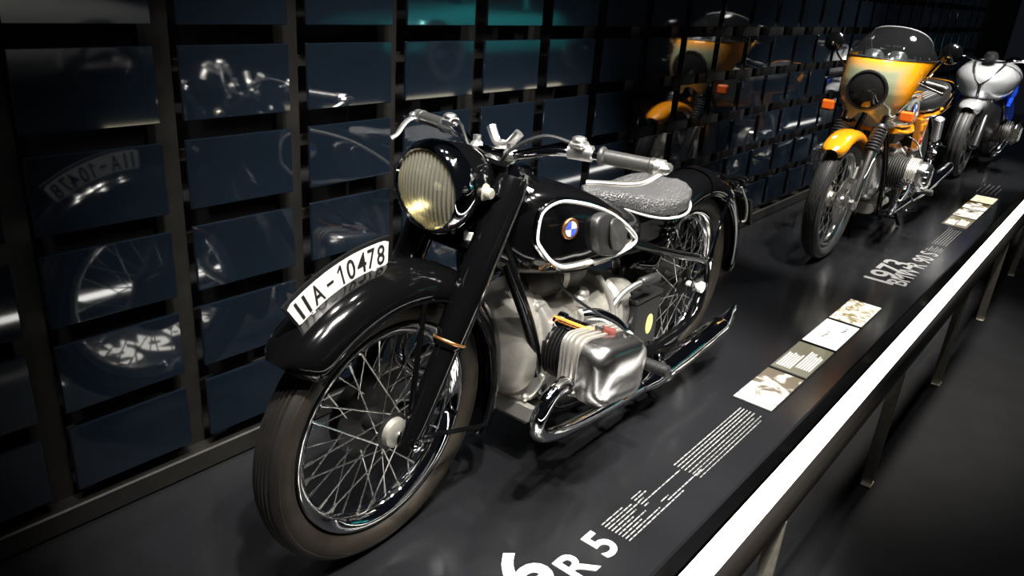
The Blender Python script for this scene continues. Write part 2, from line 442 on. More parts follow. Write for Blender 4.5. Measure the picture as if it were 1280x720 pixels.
def blots(t):
    for (x, y, s_) in ((.045, -.018, 1.7), (-.055, .030, 1.3)):
        g = G(); r_ = random.Random(int(x*1000)+99)
        for k in range(2):
            px = x+k*.024*s_*-1; g.loop([(px+.009*s_*math.cos(a), y+.009*s_*math.sin(a)*.8+.004*k, .0063) for a in [2*PI*i/8 for i in range(8)]], .0013, 5, 2)
        g.tube([(x+.012*s_, y-.004, .0063), (x-.012*s_, y+.006, .0063), (x-.036*s_, y+.004, .0063)], .0020, 5)
        g.build('printed_motorcycle', 'photo_ink', t)
panel(-.596, -.914, 'photo_pale', 'white backlit panel with two small dark motorcycle drawings', extras=blots)
panel(-.930, -1.248, 'photo_rider', 'pale yellow backlit photo farthest from the black motorcycle front wheel')
panel(-3.165, -3.470, 'text_panel_bronze', 'bronze backlit panel with two text columns by the orange motorcycle', .312, .468, columns((.120, 6, -.058), (.095, 6, .006)))
panel(-3.490, -3.780, 'photo_group', 'bright backlit photo right after the bronze text panel', .312, .468)
panel(-3.800, -4.050, 'photo_mechanic', 'backlit photo with brown corner, third beyond the orange motorcycle', .312, .468)
panel(-4.090, -4.350, 'photo_ivory', 'ivory yellow backlit photo farthest along the platform', .312, .468)
# handrail with luminous top and flat steel posts
rail = thing('handrail', 'low handrail with glowing white top along the platform edge', 'handrail', (0, .70, ZF))
def rx(p): return (p[0], p[1]-.70, p[2]-ZF)
sec = [(.648, .072), (.650, .098), (.656, .1015), (.724, .1015), (.738, .092), (.744, .070), (.740, .052), (.655, .052)]
g = G(); g.loft([[rx((x, y, z)) for y, z in sec] for x in (2.6, -8.5)]); g.build('rail_bar', 'rail_metal', rail, sharp=50)
top = [(.651, .1012), (.653, .1055), (.680, .1075), (.704, .1055), (.709, .1012), (.704, .0995)]
g = G(); g.loft([[rx((x, y, z)) for y, z in top] for x in (2.58, -8.48)]); g.build('light_strip', 'rail_light', rail, sharp=60)
g = G(); g.box((0, 0, (.055-ZF)/2), (.014, .042, .055-ZF), .002); g.box((0, .004, .004), (.060, .040, .008), .002)
proto = None
for i in range(9):
    x = 1.84-1.17*i
    if proto is None: proto = o = g.build('post', 'steel_post', rail)
    else: o = link_copy(proto, 'post', rail)
    o.location = (x, .022, 0)
# ------------------------------------------------------------------ shared motorcycle builders
def rotY(a): return Matrix.Rotation(a, 4, 'Y')
def wheel(parent, name, centre, xf, R, sw, rimR, rimW, nsp, tyre_mats, hub_r, hub_w, grooves=5, rim_mat='chrome', block=False, spoke_r=.0019, flange=None, hub_mat='alu_cast'):
    """spoked wheel about a local Y axle: the rim is the part, tyre / hub / every spoke its pieces"""
    g = G()
    hw = rimW/2
    prof = [(rimR, hw), (rimR+.002, hw-.004), (rimR-.006, hw-.007), (rimR-.016, hw-.012), (rimR-.024, .010), (rimR-.026, 0), (rimR-.024, -.010), (rimR-.016, -hw+.012), (rimR-.006, -hw+.007), (rimR+.002, -hw+.004), (rimR, -hw),
            (rimR-.004, -hw), (rimR-.010, -hw+.004), (rimR-.021, -hw+.009), (rimR-.030, -.010), (rimR-.032, 0), (rimR-.030, .010), (rimR-.021, hw-.009), (rimR-.010, hw-.004), (rimR-.004, hw)]
    g.lathe(prof, seg=96, close=True)
    wh = g.build(name, rim_mat, parent, sharp=40)
    wh.matrix_local = xf @ Matrix.Translation(centre)
    # tyre
    g = G(); hs = sw/2; rm = (R+rimR)/2; hh = (R-rimR)/2
    side = []
    for i in range(9):
        a = -PI/2+PI*.78*i/8
        side.append((rm+hh*math.sin(a)*1.02, hs*math.cos(a)*(1.0 if a > -.4 else .86+.14*math.cos(a)/math.cos(-.4))))
    side[0] = (rimR-.004, hw-.006)
    tread = []
    ye = side[-1][1]; re = side[-1][0]
    ng = grooves*4
    for i in range(1, ng):
        y = ye*(1-2*i/ng); crown = re+(R-re)*(1-(y/ye)**2)
        dep = .0055 if i % 4 in (2, 3) else 0
        tread.append((crown-dep, y))
    prof = side+tread+[(r, -y) for r, y in reversed(side)]+[(rimR-.010, -hw+.016), (rimR-.010, hw-.016)]
    k = len(prof); nS = len(side)
    seg = 72; vs = []; fs = []; mi = []
    for i in range(seg):
        t = 2*PI*i/seg
        for j, (r, y) in enumerate(prof):
            rr = r
            if block and nS <= j < nS+len(tread) and (i+(j//4) % 2) % 2 == 0: rr = r-.004
            vs.append((rr*math.cos(t), y, rr*math.sin(t)))
    for i in range(seg):
        i2 = (i+1) % seg
        for j in range(k):
            j2 = (j+1) % k; fs.append((i*k+j, i2*k+j, i2*k+j2, i*k+j2)); mi.append(1 if nS-2 <= j <= nS+len(tread)+1 else 0)
    g.add(vs, fs); g.mi = mi
    # moulded sidewall beads
    for sy in (1, -1):
        for rr in (rimR+.010, rm+hh*.45):
            y = hs*math.cos(math.asin(max(-1, min(1, (rr-rm)/hh))))*(.93 if rr < rm else 1.0)
            g.lathe([(rr+.002*math.cos(a), sy*y*.985+.0016*math.sin(a)) for a in [2*PI*q/5 for q in range(5)]], seg=72, close=True)
    ty = g.build('tyre', tyre_mats, wh, sharp=28)
    # hub
    g = G(); fl = flange or hub_r*1.5
    g.lathe([(0, hub_w/2+.012), (hub_r*.55, hub_w/2+.012), (hub_r*.62, hub_w/2+.004), (fl, hub_w/2), (fl, hub_w/2-.006), (hub_r, hub_w/2-.016), (hub_r*.85, 0), (hub_r, -hub_w/2+.016), (fl, -hub_w/2+.006), (fl, -hub_w/2), (hub_r*.62, -hub_w/2-.004), (hub_r*.55, -hub_w/2-.012), (0, -hub_w/2-.012)], seg=32)
    g.build('hub', hub_mat, wh)
    # spokes, crossed
    protos = []
    for sd in (1, -1):
        for lead in (1, -1):
            a_in = lead*1.05
            p0 = Vector((fl*.93*math.cos(a_in), sd*(hub_w/2-.003), fl*.93*math.sin(a_in)))
            p1 = Vector((rimR-.030, sd*.008, 0)); d = (p1-p0).normalized()
            g = G(); g.tube([p0-d*.004, p1-d*.022], spoke_r, 6, False); g.tube([p1-d*.024, p1+d*.004], spoke_r*1.75, 6, False)
            protos.append(g)
    meshes = []
    for i in range(nsp):
        a = 2*PI*i/nsp
        if i < 4:
            o = protos[i % 4].build('spoke', 'spoke_steel', wh); meshes.append(o)
        else: o = link_copy(meshes[i % 4], 'spoke', wh)
        o.rotation_euler = (0, a, 0)
    return wh
def fender(g, c, prof, a0, a1, seg=40, endr=.0):
    """sweep an open (y, r) profile with thickness about axle c; angles measured from +X up"""
    n = len(prof); th = .0025
    loop_ = list(prof)+[(y*.965, r-th) for y, r in reversed(prof)]
    rings = []
    for i in range(seg+1):
        a = a0+(a1-a0)*i/seg
        e = 1.0
        if endr > 0:
            for ed in (abs(a-a0), abs(a-a1)):
                if ed < endr: e = min(e, .55+.45*math.sqrt(max(0, 1-(1-ed/endr)**2)))
        rings.append([(c[0]+math.cos(a)*r, c[1]+y*e, c[2]+math.sin(a)*r) for y, r in loop_])
    return g.loft(rings)
def finned(g, org, axis, r_in, r_out, h0, h1, n, seg=28, sq=1.0):
    """barrel with n cooling fins along axis"""
    prof = [(0, h0)]
    st = (h1-h0)/n
    for i in range(n):
        a = h0+st*i
        prof += [(r_out, a), (r_out, a+st*.42), (r_in, a+st*.42), (r_in, a+st*.98)]
    prof += [(0, h1)]
    return g.lathe(prof, org, axis, seg)
def rrect(w_, h_, r, n=5):
    out = []
    for qx, qy, st in ((1, 1, 0), (-1, 1, 1), (-1, -1, 2), (1, -1, 3)):
        for i in range(n+1):
            a = PI/2*(st+i/n); out.append((qx*(w_/2-r)+r*math.cos(a), qy*(h_/2-r)+r*math.sin(a)))
    return out
def roundel(parent, c, nrm, upv, R, ring_mat, to_name='badge'):
    """round enamel emblem: dark ring, blue and white quarters"""
    n_ = Vector(nrm).normalized(); u = Vector(upv).cross(n_).normalized(); v = n_.cross(u); c = Vector(c)
    def P(r, a, h): return c+u*(r*math.cos(a))+v*(r*math.sin(a))+n_*h
    g = G(); g.lathe([(0, 0), (R, 0), (R, .004), (R*.95, .0055), (R*.74, .0055), (R*.72, .005), (0, .005)], c, n_, 32)
    bd = g.build(to_name, ring_mat, parent)
    for q in range(4):
        g = G(); pts = [P(0, 0, .0062)]+[P(R*.72, PI/2*q+PI/2*i/8, .0062) for i in range(9)]
        low = [p-n_*.002 for p in pts]; g.loft([low, pts]); g.build('quarter', 'badge_white' if q % 2 == 0 else 'badge_blue', bd)
    return bd, P
# ================================================================== black 1936 motorcycle
B = thing('motorcycle', 'vintage black motorcycle with white number plate over its front wheel', 'motorcycle', (0, 0, 0), 'motorcycles on the platform')
AX = Vector((1.40, 0, .328))
ax_dir = Vector((-.468, 0, .884))
A0 = Vector((1.06, 0, .895))
ST = Matrix.Translation(A0) @ Matrix.Rotation(.054, 4, ax_dir) @ Matrix.Translation(-A0)
I4 = Matrix.Identity(4)
fwh = wheel(B, 'front_wheel', AX, ST, .328, .088, .254, .062, 40, ['tyre_old', 'tyre_tread'], .030, .085, 6, flange=.045, hub_mat='iron_black')
rwh = wheel(B, 'rear_wheel', Vector((0, 0, .328)), I4, .328, .094, .254, .062, 40, ['tyre_old', 'tyre_tread'], .030, .085, 6, flange=.05, hub_mat='iron_black')
# front hub: half-width brake drum on the right, bright cap and axle nut on the left
g = G(); g.lathe([(0, -.075), (.088, -.072), (.095, -.060), (.095, -.035), (.085, -.030), (0, -.028)], (0, 0, 0), (0, 1, 0), 40); g.build('brake_drum', 'iron_black', fwh)
g = G(); g.lathe([(.036, .040), (.034, .058), (.022, .066), (0, .067)], (0, 0, 0), (0, 1, 0), 28); g.build('hub_cap', 'alu_cast', fwh)
g = G(); g.lathe([(.010, .060), (.010, .13), (.0, .131)], (0, 0, 0), (0, 1, 0), 14)
g.lathe([(.017, .112), (.017, .124), (.011, .127)], (0, 0, 0), (0, 1, 0), 6); g.build('axle', 'chrome', fwh)
g = G(); g.lathe([(0, -.072), (.085, -.070), (.092, -.055), (.092, -.03), (0, -.026)], (0, 0, 0), (0, 1, 0), 40); g.build('brake_drum', 'iron_black', rwh)
g = G(); g.lathe([(.010, .05), (.010, .105), (.020, .105), (.020, .118), (0, .120)], (0, 0, 0), (0, 1, 0), 14); g.build('axle_nut', 'white_enamel', rwh)
# front fender
g = G()
fprof = [(.076, .322), (.079, .336), (.074, .358), (.060, .377), (.038, .389), (.014, .394), (0, .395), (-.014, .394), (-.038, .389), (-.060, .377), (-.074, .358), (-.079, .336), (-.076, .322)]
fender(g, AX, fprof, math.radians(43), math.radians(208), 56, .16)
ff = g.build('front_fender', 'black_paint', B, ST, 50)
g = G()
for s_ in (1, -1): g.tube([AX+Vector((math.cos(a)*.322, s_*.077, math.sin(a)*.322)) for a in [math.radians(45+160*i/30) for i in range(31)]], .0035, 6, False)
g.build('rolled_edge', 'black_paint', ff, ST)
for s_ in (1, -1):
    for (a, r1) in ((math.radians(98), .322), (math.radians(200), .330)):
        g = G(); d = Vector((math.cos(a), 0, math.sin(a)))
        g.tube([AX+d*.012+Vector((0, s_*.088, 0)), AX+d*r1+Vector((0, s_*.079, 0))], .0065, 8, False)
        g.build('fender_stay', 'black_paint', B, ST)
# number plate following the fender arc
def arc(a, r, y): return Vector((AX.x+math.cos(a)*r, y, AX.z+math.sin(a)*r))
pa0, pa1 = math.radians(55.0), math.radians(91.5)
def plate_ring(a, r0, r1, t): return [arc(a, r0, -t), arc(a, r0, t), arc(a, r1, t), arc(a, r1, -t)]
g = G(); g.loft([plate_ring(pa0+(pa1-pa0)*i/24, .386-.004*math.sin(PI*i/24), .4565, .0028) for i in range(25)])
np_ = g.build('number_plate', 'black_satin', B, ST, label='curved white plate with black numbers IIA-10478')
for s_ in (1, -1):
    g = G()
    out = [(pa0+.020, .3935), (pa0+.014, .397), (pa0+.014, .445), (pa0+.020, .4485)]
    up_ = [(pa0+.02+(pa1-pa0-.034)*i/24, .4485) for i in range(1, 24)]; dn = [(pa0+.02+(pa1-pa0-.034)*i/24, .3935) for i in range(23, 0, -1)]
    rr_ = [(pa1-.014, .4485), (pa1-.009, .445), (pa1-.009, .397), (pa1-.014, .3935)]
    # build as strip so the curved face triangulates cleanly
    rings = []
    for i in range(25):
        a = pa0+.012+(pa1-pa0-.024)*i/24; e = .004 if i in (0, 24) else 0
        rings.append([arc(a, .3935+e, s_*.0027), arc(a, .3935+e, s_*.0040), arc(a, .4485-e, s_*.0040), arc(a, .4485-e, s_*.0027)])
    g.loft(rings); g.build('white_field', 'plate_white', np_, ST)
    chars = [('I', .055, .35), ('I', .135, .35), ('A', .25, 1.0), ('-', .385, .6), ('1', .495, .5), ('0', .605, .8), ('4', .72, .9), ('7', .825, .8), ('8', .93, .8)]
    for ch, f_, wd in chars:
        fr = f_ if s_ > 0 else 1-f_
        am = pa0+.02+(pa1-pa0-.04)*fr; ht = .044 if ch != '-' else .006; wid = {'I': .0065, 'A': .026, '-': .017, '1': .012, '0': .021, '4': .024, '7': .020, '8': .021}[ch]
        rc = .421
        er = Vector((math.cos(am), 0, math.sin(am))); et = Vector((math.sin(am), 0, -math.cos(am)))*(-s_)
        base = Vector((AX.x, 0, AX.z))+er*rc
        def to3(u, v, h, base=base, er=er, et=et, wid=wid, ht=ht, s_=s_): return base+et*((u-.5)*wid)+er*((v-.5)*ht)+Vector((0, s_*(.0040+h), 0))
        if ch == 'I':
            g = G(); g.loft([[to3(u, v, h) for u, v in ((0, 0), (1, 0), (1, 1), (0, 1))] for h in (0, .0008)]); o = g.build('plate_character', 'black_print', np_, ST)
        elif ch == '1':
            g = G(); g.loft([[to3(u, v, h) for u, v in ((.62, 0), (1, 0), (1, 1), (.66, 1), (0, .78), (0, .66), (.62, .82))] for h in (0, .0008)]); o = g.build('plate_character', 'black_print', np_, ST)
        elif ch == '-':
            g = G(); g.loft([[to3(u, v, h) for u, v in ((0, 0), (1, 0), (1, 1), (0, 1))] for h in (0, .0008)]); o = g.build('plate_character', 'black_print', np_, ST)
        else:
            o = text_obj(ch, 'black_print', np_, lambda u, v, h: ST @ to3(u, v, h), .010, 'plate_character', .0008)
for a in (math.radians(61), math.radians(85)):
    g = G()
    p = arc(a, .389, 0)
    g.lathe([(0, .012), (.006, .011), (.008, .006), (.008, -.006), (.006, -.011), (0, -.012)], p, (0, 1, 0), 12); g.build('plate_bolt', 'chrome', np_, ST)
# fork
fd = ax_dir.normalized()
for s_ in (1, -1):
    base = AX+Vector((0, s_*.098, 0))
    g = G()
    g.tube([base-fd*.030, base+fd*.05, base+fd*.24], [.022, .028, .028], 20, False)
    g.lathe([(0, -.02), (.022, -.02), (.022, .02), (0, .02)], base, (0, 1, 0), 18)
    leg = g.build('fork_leg', 'black_paint', B, ST)
    g = G(); g.tube([base+fd*.225, base+fd*.235, base+fd*.60, base+fd*.63], [.034, .037, .039, .034], 24, False); g.build('fork_shroud', 'black_paint', leg, ST)
    g = G(); g.lathe([(.0375, .236), (.039, .238), (.039, .241), (.0375, .243)], base, fd, 28); g.build('shroud_ring', 'copper', leg, ST)
    g = G(); g.lathe([(0, .632), (.026, .632), (.026, .648), (.020, .656), (0, .657)], base, fd, 20); g.build('fork_cap', 'chrome', leg, ST)
    g = G(); g.tube([base+fd*.30+Vector((-.034, s_*.022, 0)), base+fd*.62+Vector((-.034, s_*.022, 0))], .0022, 6, False); g.build('brake_cable', 'spoke_steel', leg, ST)
# yokes and steering head
top = AX+fd*.635; low = AX+fd*.44
for nm, pc, hh in (('upper_yoke', top, .022), ('lower_yoke', low, .030)):
    g = G(); R3 = Matrix.Rotation(-math.asin(.468), 3, 'Y')
    g.box(pc+Vector((-.025, 0, 0)), (.085, .262, hh), .010, R3); g.build(nm, 'black_paint', B, ST)
hd0 = low+Vector((-.055, 0, -.02)); hd1 = top+Vector((-.055, 0, .0))
g = G(); g.tube([hd0, hd1], .034, 24, False); g.build('steering_head', 'black_paint', B)
g = G(); kc = hd1+fd*.012
g.tube([kc, kc+fd*.045], [.012, .010], 12, False); g.tube([kc+fd*.05+Vector((0, -.042, .022)), kc+fd*.038+Vector((0, -.02, .004)), kc+fd*.035, kc+fd*.038+Vector((0, .02, .004)), kc+fd*.05+Vector((0, .042, .022))], [.012, .011, .012, .011, .012], 10)
g.lathe([(0, -.01), (.030, -.008), (.030, .004), (.02, .010), (0, .012)], kc, fd, 20); g.build('steering_damper_knob', 'alu_bright', B, ST)
# headlamp
hl = Vector((1.270, 0, .866)); hax = Vector((.995, 0, -.03)).normalized()
g = G(); g.lathe([(.094, .0), (.097, -.020), (.095, -.055), (.086, -.100), (.066, -.140), (.038, -.165), (0, -.175)], hl, hax, 40)
hlo = g.build('headlamp', 'black_paint', B, ST)
g = G(); g.lathe([(.084, .012), (.088, .017), (.096, .012), (.103, -.002), (.104, -.018), (.101, -.034), (.093, -.038)], hl, hax, 48); g.build('lamp_ring', 'chrome', hlo, ST)
g = G(); g.lathe([(.085, .008), (.075, -.020), (.055, -.045), (.025, -.058), (0, -.060)], hl, hax, 40); g.build('reflector', 'reflector', hlo, ST)
g = G(); g.lathe([(0, -.052), (.010, -.050), (.013, -.035), (.010, -.022), (0, -.018)], hl, hax, 14); g.build('bulb', 'white_enamel', hlo, ST)
u_, v_, a_ = basis(hax); vs = []; fs = []; NR, NS = 64, 224
for i in range(NR+1):
    r = .086*i/NR
    for j in range(NS):
        t = 2*PI*j/NS; pu = r*math.cos(t); pv = r*math.sin(t)
        h = .010+.018*(1-(i/NR)**2)+.0024*math.sin(pu*2*PI/.0105)*(1 if i < NR else 0)
        vs.append(hl+u_*pu+v_*pv+a_*h)
for i in range(NR):
    for j in range(NS): fs.append((i*NS+j, (i+1)*NS+j, (i+1)*NS+(j+1) % NS, i*NS+(j+1) % NS))
g = G(); g.add(vs, fs); g.build('lens', 'lens_glass', hlo, ST, 60)
for s_ in (1, -1):
    g = G(); c = hl+Vector((-.075, s_*.086, .0)); g.lathe([(0, .026), (.010, .025), (.013, .020), (.013, .010), (.019, .006), (.019, 0), (0, 0)], c, (0, s_, 0), 20); g.build('lamp_bolt', 'steel_post', hlo, ST)
    g = G(); g.tube([c+Vector((0, s_*.004, 0)), c+Vector((-.03, s_*.012, -.01)), c+Vector((-.075, s_*.006, -.03))], .014, 10, flat=.5); g.build('lamp_bracket', 'black_paint', hlo, ST)
# horn under the lamp
hc = Vector((1.165, .045, .735)); g = G(); g.lathe([(0, .012), (.022, .014), (.040, .010), (.046, .002), (.046, -.020), (.030, -.040), (0, -.045)], hc, (.9, .3, .1), 28); hn = g.build('horn', 'black_paint', B, ST)
g = G(); g.box(hc+Vector((.024, .012, .004)), (.006, .034, .05), .003, Matrix.Rotation(.32, 3, 'Z')); g.build('horn_badge', 'white_enamel', hn, ST)
# handlebar
g = G()
bar = [(.955, .375, .945), (.985, .24, .948), (1.03, .15, .945), (1.055, .07, .925), (1.058, 0, .918)]
g.tube(bar+[(x, -y*.92, z-.014*abs(y)/.375) for x, y, z in reversed(bar[:-1])], .0112, 14)
hb = g.build('handlebar', 'chrome', B)
for s_ in (1, -1):
    dz = 0 if s_ > 0 else -.014; yk = 1 if s_ > 0 else .92
    e1 = Vector((.950, s_*.385*yk, .945+dz)); e0 = Vector((.983, s_*.245*yk, .948+dz)); d = (e1-e0).normalized()
    g = G(); g.tube([e0, e0+d*.004, e0+d*.010, e0+d*.014, e0+d*.115, e0+d*.118, e0+d*.128], [.019, .022, .021, .0165, .0165, .019, .018], 18, False); g.build('grip', 'rubber_grip', hb)
    g = G(); g.lathe([(0, -.002), (.018, -.002), (.018, .020), (.0, .022)], e0+d*.128, d, 14)
    pv = e0+d*.150
    g.box(pv, (.045, .026, .020), .006, Matrix.Rotation(s_*.3, 3, 'Z')); g.build('lever_pivot', 'alu_bright', hb)
    lv = [(.008, 0, -.005), (.030, .015, -.022), (.050, .045, -.036), (.074, .115, -.045), (.085, .140, -.048)] if s_ > 0 else [(.006, 0, -.004), (.030, -.004, -.010), (.055, .002, -.022), (.085, .012, -.040), (.100, .006, -.050)]
    g = G(); g.tube([pv+Vector((x, -s_*y, z)) for x, y, z in lv], [.010, .010, .009, .008, .009], 10, flat=.6); g.build('lever', 'alu_bright', hb)
    # control clamp with dip switch / air lever
    cc = Vector((1.000, s_*.205*yk, .950+dz)); g = G(); g.tube([cc+Vector((.008, -s_*.026, 0)), cc+Vector((-.008, s_*.026, 0))], .0185, 16, False); g.box(cc+Vector((.008, 0, .018)), (.036, .040, .016), .006)
    g.ball(cc+Vector((.010, 0, .030)), .017, 14, 8, (1, 1, .45)); g.build('control_clamp', 'alu_bright', hb)
    g = G(); g.tube([cc+Vector((.01, 0, .016)), cc+Vector((.05, -s_*.07, .028)), cc+Vector((.085, -s_*.14, -.02)), cc+Vector((.07, -s_*.17, -.09)), cc+Vector((.06, -s_*.15, -.25))], .0042, 8); g.build('control_cable', 'rubber', hb)
for s_ in (1, -1):
    g = G(); c = Vector((1.058, s_*.052, .918)); g.box(c, (.036, .030, .036), .010); g.tube([c+Vector((0, 0, .012)), c+Vector((0, 0, .030))], .010, 6, False); g.build('bar_clamp', 'alu_bright', hb)
# speedometer / filler hardware on the tank nose
TXS = [.38, .42, .48, .56, .64, .72, .82, .92, 1.0, 1.05, 1.08]
TW = [.035, .07, .10, .116, .130, .139, .146, .141, .119, .085, .035]
TZT = [.64, .665, .69, .72, .75, .782, .818, .838, .84, .82, .78]
TZB = [.59, .57, .56, .556, .556, .56, .57, .588, .608, .64, .70]
def lerp(xs, ys, x):
    if x <= xs[0]: return ys[0]
    for i in range(len(xs)-1):
        if x <= xs[i+1]:
            t = (x-xs[i])/(xs[i+1]-xs[i]); return ys[i]+(ys[i+1]-ys[i])*t
    return ys[-1]
def smoothlerp(xs, ys, x):
    return (lerp(xs, ys, x-.018)+2*lerp(xs, ys, x)+lerp(xs, ys, x+.018))/4
def tank_ring(x, n=44, wk=1.):
    w_, t_, b_ = smoothlerp(TXS, TW, x)*wk, smoothlerp(TXS, TZT, x), smoothlerp(TXS, TZB, x); zc = (t_+b_)/2; h = (t_-b_)/2*wk; out = []
    for i in range(n):
        a = 2*PI*i/n; c, s_ = math.cos(a), math.sin(a); k = (abs(c)**3+abs(s_)**3)**(-1/3)
        out.append((x, w_*k*c, zc+h*k*s_))
    return out
def tank_y(x, z):
    w_, t_, b_ = smoothlerp(TXS, TW, x), smoothlerp(TXS, TZT, x), smoothlerp(TXS, TZB, x); zc = (t_+b_)/2; h = (t_-b_)/2
    q = 1-min(.999, abs((z-zc)/h))**3
    return w_*q**(1/3)
xs = [.372]+[.38+.70*i/28 for i in range(29)]+[1.088]
rings = [tank_ring(x, wk=(.55 if i in (0, len(xs)-1) else 1.)) for i, x in enumerate(xs)]
g = G(); g.loft(rings); tank = g.build('fuel_tank', 'black_paint', B, sharp=60)
trim = [(1.013, .721), (1.012, .760), (1.002, .788), (.974, .803), (.931, .808), (.870, .796), (.802, .775), (.731, .747), (.663, .712), (.589, .668), (.542, .637), (.524, .619), (.540, .606), (.644, .605), (.787, .620), (.869, .624), (.916, .631), (.949, .647), (.977, .669), (1.003, .700)]
cx = sum(a for a, b_ in trim)/len(trim); cz = sum(b_ for a, b_ in trim)/len(trim)
for s_ in (1, -1):
    g = G(); g.loop([(a, s_*(tank_y(a, b_)+.001), b_) for a, b_ in trim], .0072, 10, 4); g.build('tank_trim', 'chrome', tank)
    g = G(); g.loop([(cx+(a-cx)*.985, s_*(tank_y(a, b_)+.005), cz+(b_-cz)*.965) for a, b_ in trim], .0058, 8, 4); g.build('trim_stripe', 'white_enamel', tank)
    bx, bz = .913, .737
    nrm = Vector((.16, s_, .05)); roundel(tank, (bx, s_*(tank_y(bx, bz)-.001), bz), nrm, (0, 0, 1), .027, 'copper')
    # knee pad
    kp = [(.822, .748), (.770, .752), (.715, .735), (.672, .700), (.650, .660), (.655, .628), (.700, .622), (.760, .634), (.800, .655), (.826, .700)]
    kcx = sum(a for a, b_ in kp)/len(kp); kcz = sum(b_ for a, b_ in kp)/len(kp); g = G(); rings = []
    kq = []
    for i in range(len(kp)):
        P_ = [kp[i-1], kp[i], kp[(i+1) % len(kp)], kp[(i+2) % len(kp)]]
        for j in range(4):
            t = j/4; kq.append(tuple(.5*((2*P_[1][q])+(P_[2][q]-P_[0][q])*t+(2*P_[0][q]-5*P_[1][q]+4*P_[2][q]-P_[3][q])*t*t+(3*P_[1][q]-P_[0][q]-3*P_[2][q]+P_[3][q])*t**3) for q in (0, 1)))
    for sc, h in ((1., -.004), (1., .014), (.97, .020), (.92, .023)):
        rings.append([(kcx+(a-kcx)*sc, s_*(tank_y(a, b_)+h), kcz+(b_-kcz)*sc) for a, b_ in kq])
    g.loft(rings); kpo = g.build('knee_pad', 'rubber', tank, sharp=50)
    g = G(); rings = []
    for sc, h in ((.86, .021), (.84, .0255), (.40, .0265), (.05, .0265)):
        rings.append([(kcx-.022*sc+(a-kcx)*sc*.72-.010, s_*(tank_y(a, b_)+h), kcz+(b_-kcz)*sc*.88-.002) for a, b_ in kq])
    g.loft(rings); g.build('pad_face', 'rubber_grip', kpo, sharp=50)
g = G(); fc = Vector((.955, .0, .838)); g.lathe([(0, .034), (.026, .032), (.036, .022), (.038, .008), (.036, 0), (0, -.004)], fc, (.1, 0, 1), 28); g.build('filler_cap', 'chrome', tank)
g = G(); g.lathe([(.014, -.002), (.020, .0), (.020, .012), (.010, .018), (0, .019)], (1.01, .055, .818), (.2, .3, 1), 16); g.build('tap', 'chrome', tank)
g = G(); g.tube([(1.03, -.03, .84), (1.02, .03, .845), (.99, .075, .828)], .006, 8); g.build('breather_pipe', 'white_enamel', tank)
# saddle
def seat_ring(x, w_, zt, drop, n=36):
    out = []
    for i in range(n):
        a = 2*PI*i/n; c, s_ = math.cos(a), math.sin(a)
        y = w_*(abs(c)**.8)*(1 if c > 0 else -1)
        z = zt-drop*.5+(drop*.5)*((abs(s_)**.7) if s_ > 0 else -(abs(s_)**.35))-.012*(1-(c*c))*(1 if s_ > 0 else 0)
        out.append((x, y, z))
    return out
sd = [(.610, .030, .757, .035), (.585, .058, .768, .058), (.53, .075, .764, .070), (.46, .092, .748, .078), (.39, .118, .735, .082), (.32, .134, .732, .084), (.26, .134, .736, .084), (.215, .118, .742, .074), (.190, .085, .744, .050), (.182, .045, .742, .022)]
xs_ = []
for i in range(len(sd)-1):
    for j in range(4):
        t = j/4; t = t; xs_.append(tuple(sd[i][q]*(1-t)+sd[i+1][q]*t for q in range(4)))
xs_.append(sd[-1])
g = G(); g.loft([seat_ring(*q) for q in xs_]); seat = g.build('saddle', 'leather', B, sharp=70)
g = G()
edge = [(x, w_*1.0, zt-dr*.93) for x, w_, zt, dr in sd]+[(x, -w_*1.0, zt-dr*.93) for x, w_, zt, dr in reversed(sd)]
g.loop(edge, .0042, 8, 3); g.build('saddle_edge', 'leather_edge', seat)
for s_ in (1, -1):
    g = G(); pts = [Vector((.27+.018*math.cos(t), s_*.085+.018*math.sin(t), .56+.10*t/(2*PI*5))) for t in [i*.45 for i in range(int(2*PI*5/.45))]]
    g.tube(pts, .0035, 6, False); g.build('saddle_spring', 'chrome', seat)
# nose spring and toolbox area under the saddle
g = G(); g.tube([(.60, 0, .70), (.52, 0, .66), (.40, 0, .655)], .018, 10); g.box((.40, 0, .60), (.30, .13, .11), .02); g.build('saddle_frame', 'black_satin', B)
# rear fender, grab and lamp
g = G()
rc = Vector((0, 0, .328))
rprof = [(.080, .322), (.083, .338), (.078, .362), (.062, .384), (.038, .396), (0, .402), (-.038, .396), (-.062, .384), (-.078, .362), (-.083, .338), (-.080, .322)]
fender(g, rc, rprof, math.radians(20), math.radians(188), 56, .10)
rf = g.build('rear_fender', 'black_paint', B, sharp=50)
g = G(); fender(g, rc, [(y*1.05, r+.006) for y, r in rprof], math.radians(92), math.radians(126), 12); g.build('fender_hinge_section', 'black_paint', rf, sharp=50)
g = G(); g.tube([(-.16, .087, .64), (-.10, .088, .48), (-.035, .086, .235), (-.02, .082, .20)], .0065, 8); g.tube([(-.16, -.087, .64), (-.10, -.088, .48), (-.035, -.086, .235)], .0065, 8); g.build('fender_stay', 'chrome', rf)
g = G(); g.tube([(.14, .090, .595), (.045, .091, .49)], .006, 8, False); g.build('seat_stay', 'chrome', B)
g = G(); g.tube([(-.10, .07, .705), (-.22, .085, .69), (-.30, .08, .665), (-.32, 0, .66), (-.30, -.08, .665), (-.22, -.085, .69), (-.10, -.07, .705)], .008, 8); g.build('grab_rail', 'black_paint', B)
g = G(); g.box((-.415, 0, .52), (.012, .17, .13), .006, Matrix.Rotation(.42, 3, 'Y')); g.box((-.385, 0, .60), (.06, .10, .012), .004); rp_ = g.build('rear_plate_holder', 'black_satin', B)
